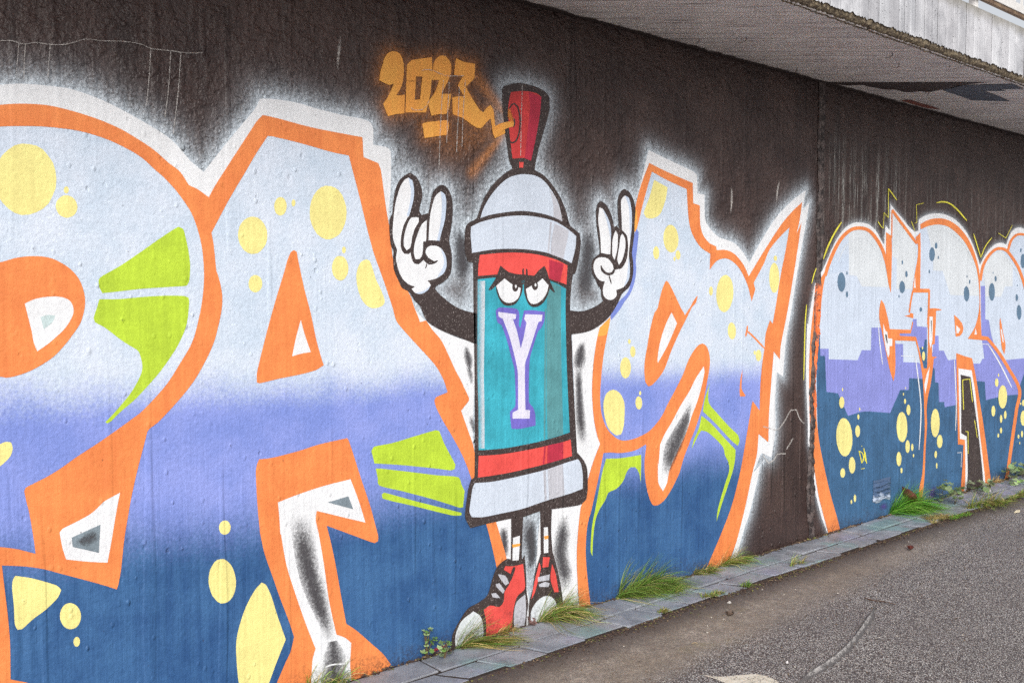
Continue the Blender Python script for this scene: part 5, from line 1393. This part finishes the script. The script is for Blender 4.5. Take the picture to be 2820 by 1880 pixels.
def weed(label, base, leaves, size, height, pal_, seed, spread=0.05):
    rng = np.random.RandomState(seed)
    root = empty('weed_plant', (base[0], base[1], 0.0))
    tag(root, label, 'plant', 'broad leaved weeds along the wall foot')
    SV, SF = [], []
    for i in range(leaves):
        a = rng.uniform(0, 2 * math.pi); h = height * rng.uniform(0.25, 1.0); r = spread * rng.uniform(0.2, 1.0)
        p = np.array([r * math.cos(a), min(-abs(r * math.sin(a)) * 0.9 + 0.0, -0.004 - base[1] if base[1] > -0.01 else 9), h])
        p[1] = min(p[1], -0.012 - base[1])
        b = len(SV)
        for k in range(4):
            u = k / 3; q = np.array([p[0] * u, p[1] * u, p[2] * (1 - (1 - u) ** 1.6)])
            SV.extend([tuple(q + (-0.0012, 0, 0)), tuple(q + (0.0012, 0, 0))])
            if k: SF.append((b + 2 * k - 2, b + 2 * k - 1, b + 2 * k + 1, b + 2 * k))
        # lobed leaf
        s = size * rng.uniform(0.6, 1.25); yaw = rng.uniform(0, 6.28); tilt = rng.uniform(-0.2, 0.9)
        c = np.array(pal_[rng.randint(len(pal_))]) * rng.uniform(0.75, 1.2)
        n = 15; LV, LF, LC, b = [], [], [], 0
        nx = np.array([math.cos(yaw), math.sin(yaw), 0]); nz = np.array([-math.sin(yaw) * math.sin(tilt), math.cos(yaw) * math.sin(tilt), math.cos(tilt)]); ny = np.cross(nz, nx)
        LV.append(tuple(p)); LC.append((*(c * 0.85), 1))
        for k in range(n):
            t = 2 * math.pi * k / n
            rr_ = s * (0.62 + 0.38 * abs(math.cos(2.5 * t))) * (0.55 + 0.45 * math.cos(t / 2) ** 2)
            v = p + nx * rr_ * math.cos(t) + ny * rr_ * math.sin(t) + nz * (0.18 * rr_ * math.cos(5 * t))
            if v[1] > -0.008 - base[1]: v[1] = -0.008 - base[1]
            LV.append(tuple(v)); LC.append((*c, 1))
        for k in range(n): LF.append((b, b + 1 + k, b + 1 + (k + 1) % n))
        obj('leaf', LV, LF, LEAF, root, True, attrs={'tint': ('FLOAT_COLOR', LC)})
    obj('stem', SV, SF, plain('weed_stem', (110, 104, 62), (126, 96, 72), 40, 0.6, 0.1) if 'weed_stem' not in bpy.data.materials else bpy.data.materials['weed_stem'], root)
    return root
W_G = [srgb(136, 178, 92), srgb(158, 194, 112), srgb(116, 156, 78), srgb(180, 204, 146)]
W_P = [srgb(134, 162, 108), srgb(156, 176, 132), srgb(114, 140, 88), srgb(172, 186, 150), srgb(122, 130, 98)]
weed('small lobed green weed climbing the wall beside the orange letter foot', gp("T 140,1060")[0], 18, 0.017, 0.135, W_G, 1, 0.042)
weed('small pale green weed standing on the stone in front of the red streak', gp("T 500,1090")[0], 16, 0.018, 0.08, W_G + W_P, 2, 0.03)
weed('broad dusty weed between the two orange strokes', gp("U 1120,560")[0], 26, 0.032, 0.17, W_P, 3, 0.16)
weed('leafy weed leaning out beside the far broad weed', gp("U 1330,590")[0], 16, 0.024, 0.15, W_P, 4, 0.06)
weed('low weed spreading at the foot of the black gap', gp("U 1620,400")[0], 24, 0.032, 0.10, W_P, 5, 0.18)
weed('grey leaved weed at the foot of the last orange stroke', gp("U 2110,230")[0], 22, 0.036, 0.16, W_P, 6, 0.13)
weed('bright low weed on the far stones', gp("U 2190,290")[0], 16, 0.025, 0.05, W_G, 7, 0.10)
weed('trailing weed at the wall beyond the last stroke', gp("U 2330,190")[0], 24, 0.036, 0.14, W_P, 8, 0.18)
weed('sprouting weed among the grass at the white foot', gp("K 1250,1660")[0], 12, 0.012, 0.05, W_G, 9, 0.05)

# ------------------------------------------------------------------ litter
def dead_leaf(label, c, size, yaw, rgb, curl, seed, lift=0.004, pitch=0.0):
    rng = np.random.RandomState(seed)
    V, F = [], []
    n, m = 9, 5
    for i in range(n):
        u = i / (n - 1)
        w = size * 0.42 * (math.sin(math.pi * min(1, u * 1.02)) ** 0.7) * (1 + 0.25 * rng.normal() * (0 < i < n - 1)) + 0.0008
        for k in range(m):
            v = k / (m - 1) * 2 - 1
            x, y = (u - 0.5) * size, v * w
            z = curl * size * (v * v * 0.7 + (u - 0.5) ** 2 * 1.6) + 0.05 * size * rng.normal() * 0.3
            V.append((x, y, max(z, 0)))
    for i in range(n - 1):
        for k in range(m - 1):
            a = i * m + k; F.append((a, a + 1, a + m + 1, a + m))
    mat = plain('dead_leaf_%d' % seed, rgb, tuple(int(q * 0.72) for q in rgb), 60, 0.7, 0.3)
    o = obj('dead_leaf', V, F, mat, None, True)
    sv, sf = box_data(size * 0.48, size * 0.75, -0.0012, 0.0012, 0.001, 0.0034)
    obj('stalk', sv, sf, mat, o)
    o.location = (c[0], c[1], lift); o.rotation_euler = (pitch, 0.1, yaw)
    tag(o, label, 'leaf', 'dead leaves on the ground')
dead_leaf('brown curled leaf caught in the bright green grass', gp("U 400,640")[0], 0.17, 1.0, (118, 66, 48), 0.30, 1, lift=0.10, pitch=0.9)
dead_leaf('small red brown leaf lying on the asphalt', gp("R 1695,648")[0], 0.052, 0.4, (112, 52, 44), 0.45, 2, lift=-0.008)
dead_leaf('grey brown leaf curled on the silty asphalt', gp("S 1890,968")[0], 0.045, 0.2, (112, 94, 82), 0.5, 3, lift=-0.008)
dead_leaf('pinkish brown leaf leaning against the wall behind the shoe', gp("T 2050,470")[0], 0.06, 0.6, (138, 104, 98), 0.4, 4, lift=0.012, pitch=0.8)

def twig(label, s, r, rgb, z):
    P = np.array([on_level(a, b, z) for a, b in smooth(trace(s), closed=False, step=10)])
    V, F = [], []
    for i, p in enumerate(P):
        q = r * (1 - 0.5 * i / len(P))
        for k in range(5):
            a = 2 * math.pi * k / 5
            V.append((p[0] + q * math.cos(a) * 0.6, p[1] + q * math.cos(a) * 0.8, z + q + q * math.sin(a)))
        if i:
            for k in range(5): F.append(((i - 1) * 5 + k, (i - 1) * 5 + (k + 1) % 5, i * 5 + (k + 1) % 5, i * 5 + k))
    o = obj('twig', V, F, plain('twig_bark', rgb, tuple(int(c * 0.7) for c in rgb), 50, 0.8, 0.4), None, True)
    tag(o, label, 'twig')
twig('thin brown twig lying across the far end of the white seam', "R 1430,942 1490,955 1540,960 1610,975", 0.004, (96, 74, 62), -0.006)
twig('short pale twig on the silty asphalt', "R 430,1203 450,1196 465,1200", 0.003, (180, 160, 130), -0.006)

def scrap(label, s, rgb, z=-0.003):
    pts = [on_level(a, b, z) for a, b, _ in trace(s)]
    V = [(x, y, z + 0.004 * (i % 2)) for i, (x, y) in enumerate(pts)] + [(x, y, z - 0.002) for x, y in pts]
    n = len(pts)
    F = [tuple(range(n)), tuple(reversed(range(n, 2 * n)))] + [(k, k + n, (k + 1) % n + n, (k + 1) % n) for k in range(n)]
    o = obj('paper_scrap', V, F, plain('scrap_%d_%d' % (int(pts[0][0] * 100), n), rgb, rgb, 40, 0.8, 0.2))
    tag(o, label, 'litter', 'pale scraps on the road')
scrap('cream paper scrap on the asphalt near the far weeds', "U 2200,698 2240,668 2290,655 2292,685 2250,695", (226, 214, 184))
scrap('white flake on the far stones beside the black gap', "U 1795,372 1830,355 1865,368 1860,388 1820,390", (222, 222, 220), 0.006)
scrap('small white flake on the asphalt below the channel', "R 635,962 650,957 660,962 648,967", (206, 202, 196))
scrap('tiny white flake on the asphalt in front of the seam', "R 972,1306 985,1302 990,1309 978,1313", (226, 222, 222))

# crumpled painted-over sheet stuck on the far bay
def sheet():
    rng = np.random.RandomState(8)
    nx, nz = 26, 40
    (xa, za), (xb, zb) = on_wall(2100 + 985 / 3.2667, 1100 + 930 / 3.2667), on_wall(2100 + 1145 / 3.2667, 1100 + 690 / 3.2667)
    h = np.zeros((nz, nx)); U, Vv = np.meshgrid(np.linspace(0, 1, nx), np.linspace(0, 1, nz))
    for k in range(16):
        a = rng.normal(0, 0.35); f = rng.uniform(2.5, 8); p = rng.uniform(0, 6.28)
        t = (Vv * math.cos(a) + U * math.sin(a)) * f * 6.28 / 2 + p
        h += (1 - np.abs(np.sin(t))) ** 2 * rng.uniform(0.3, 1) / 3
    edge = np.minimum(np.minimum(U, 1 - U), np.minimum(Vv, 1 - Vv)); h *= np.clip(edge * 7, 0, 1)
    V = []
    for j in range(nz):
        for i in range(nx):
            V.append((xa + (xb - xa) * U[j, i] + 0.006 * rng.normal() * (edge[j, i] < 0.01), -0.006 - 0.020 * h[j, i], za + (zb - za) * Vv[j, i] + 0.008 * math.sin(U[j, i] * 9 + 2) * (1 if Vv[j, i] < 0.05 else 0.2)))
    F = [(j * nx + i, j * nx + i + 1, (j + 1) * nx + i + 1, (j + 1) * nx + i) for j in range(nz - 1) for i in range(nx - 1)]
    t = NT('painted_plastic')
    x, y, z = t.xyz()
    c = t.mix(t.ramp(t.math('ADD', z, t.math('MULTIPLY', t.noise(18, 3, 0.6), 0.12)), za + 0.09, za + 0.12), srgb(176, 188, 208), srgb(70, 92, 124))
    t.val(t.bsdf.inputs['Base Color'], c); t.bsdf.inputs['Roughness'].default_value = 0.3
    o = obj('crumpled_sheet', V, F, t.m, None, True)
    tag(o, 'crumpled blue painted plastic sheet stuck to the far wall bay', 'sheet')
sheet()
# violet overspray stains at the wall foot and a red streak beside the small weeds
mist('violet_stain', "P 1075,1000 1085,960 1090,920", [70, 80, 50], soft_paint('violet', (92, 74, 150), 0.8), wall2, 12, 0.8)
mist('violet_stain', "P 1500,930 1520,850 1545,770", [70, 80, 40], bpy.data.materials['spray_violet'], wall2, 12, 0.7)
mist('red_streak', "T 230,960 330,920 470,860 560,800", [50, 90, 70, 30], soft_paint('crimson', (190, 60, 70), 1.0), wall, 12, 0.9)
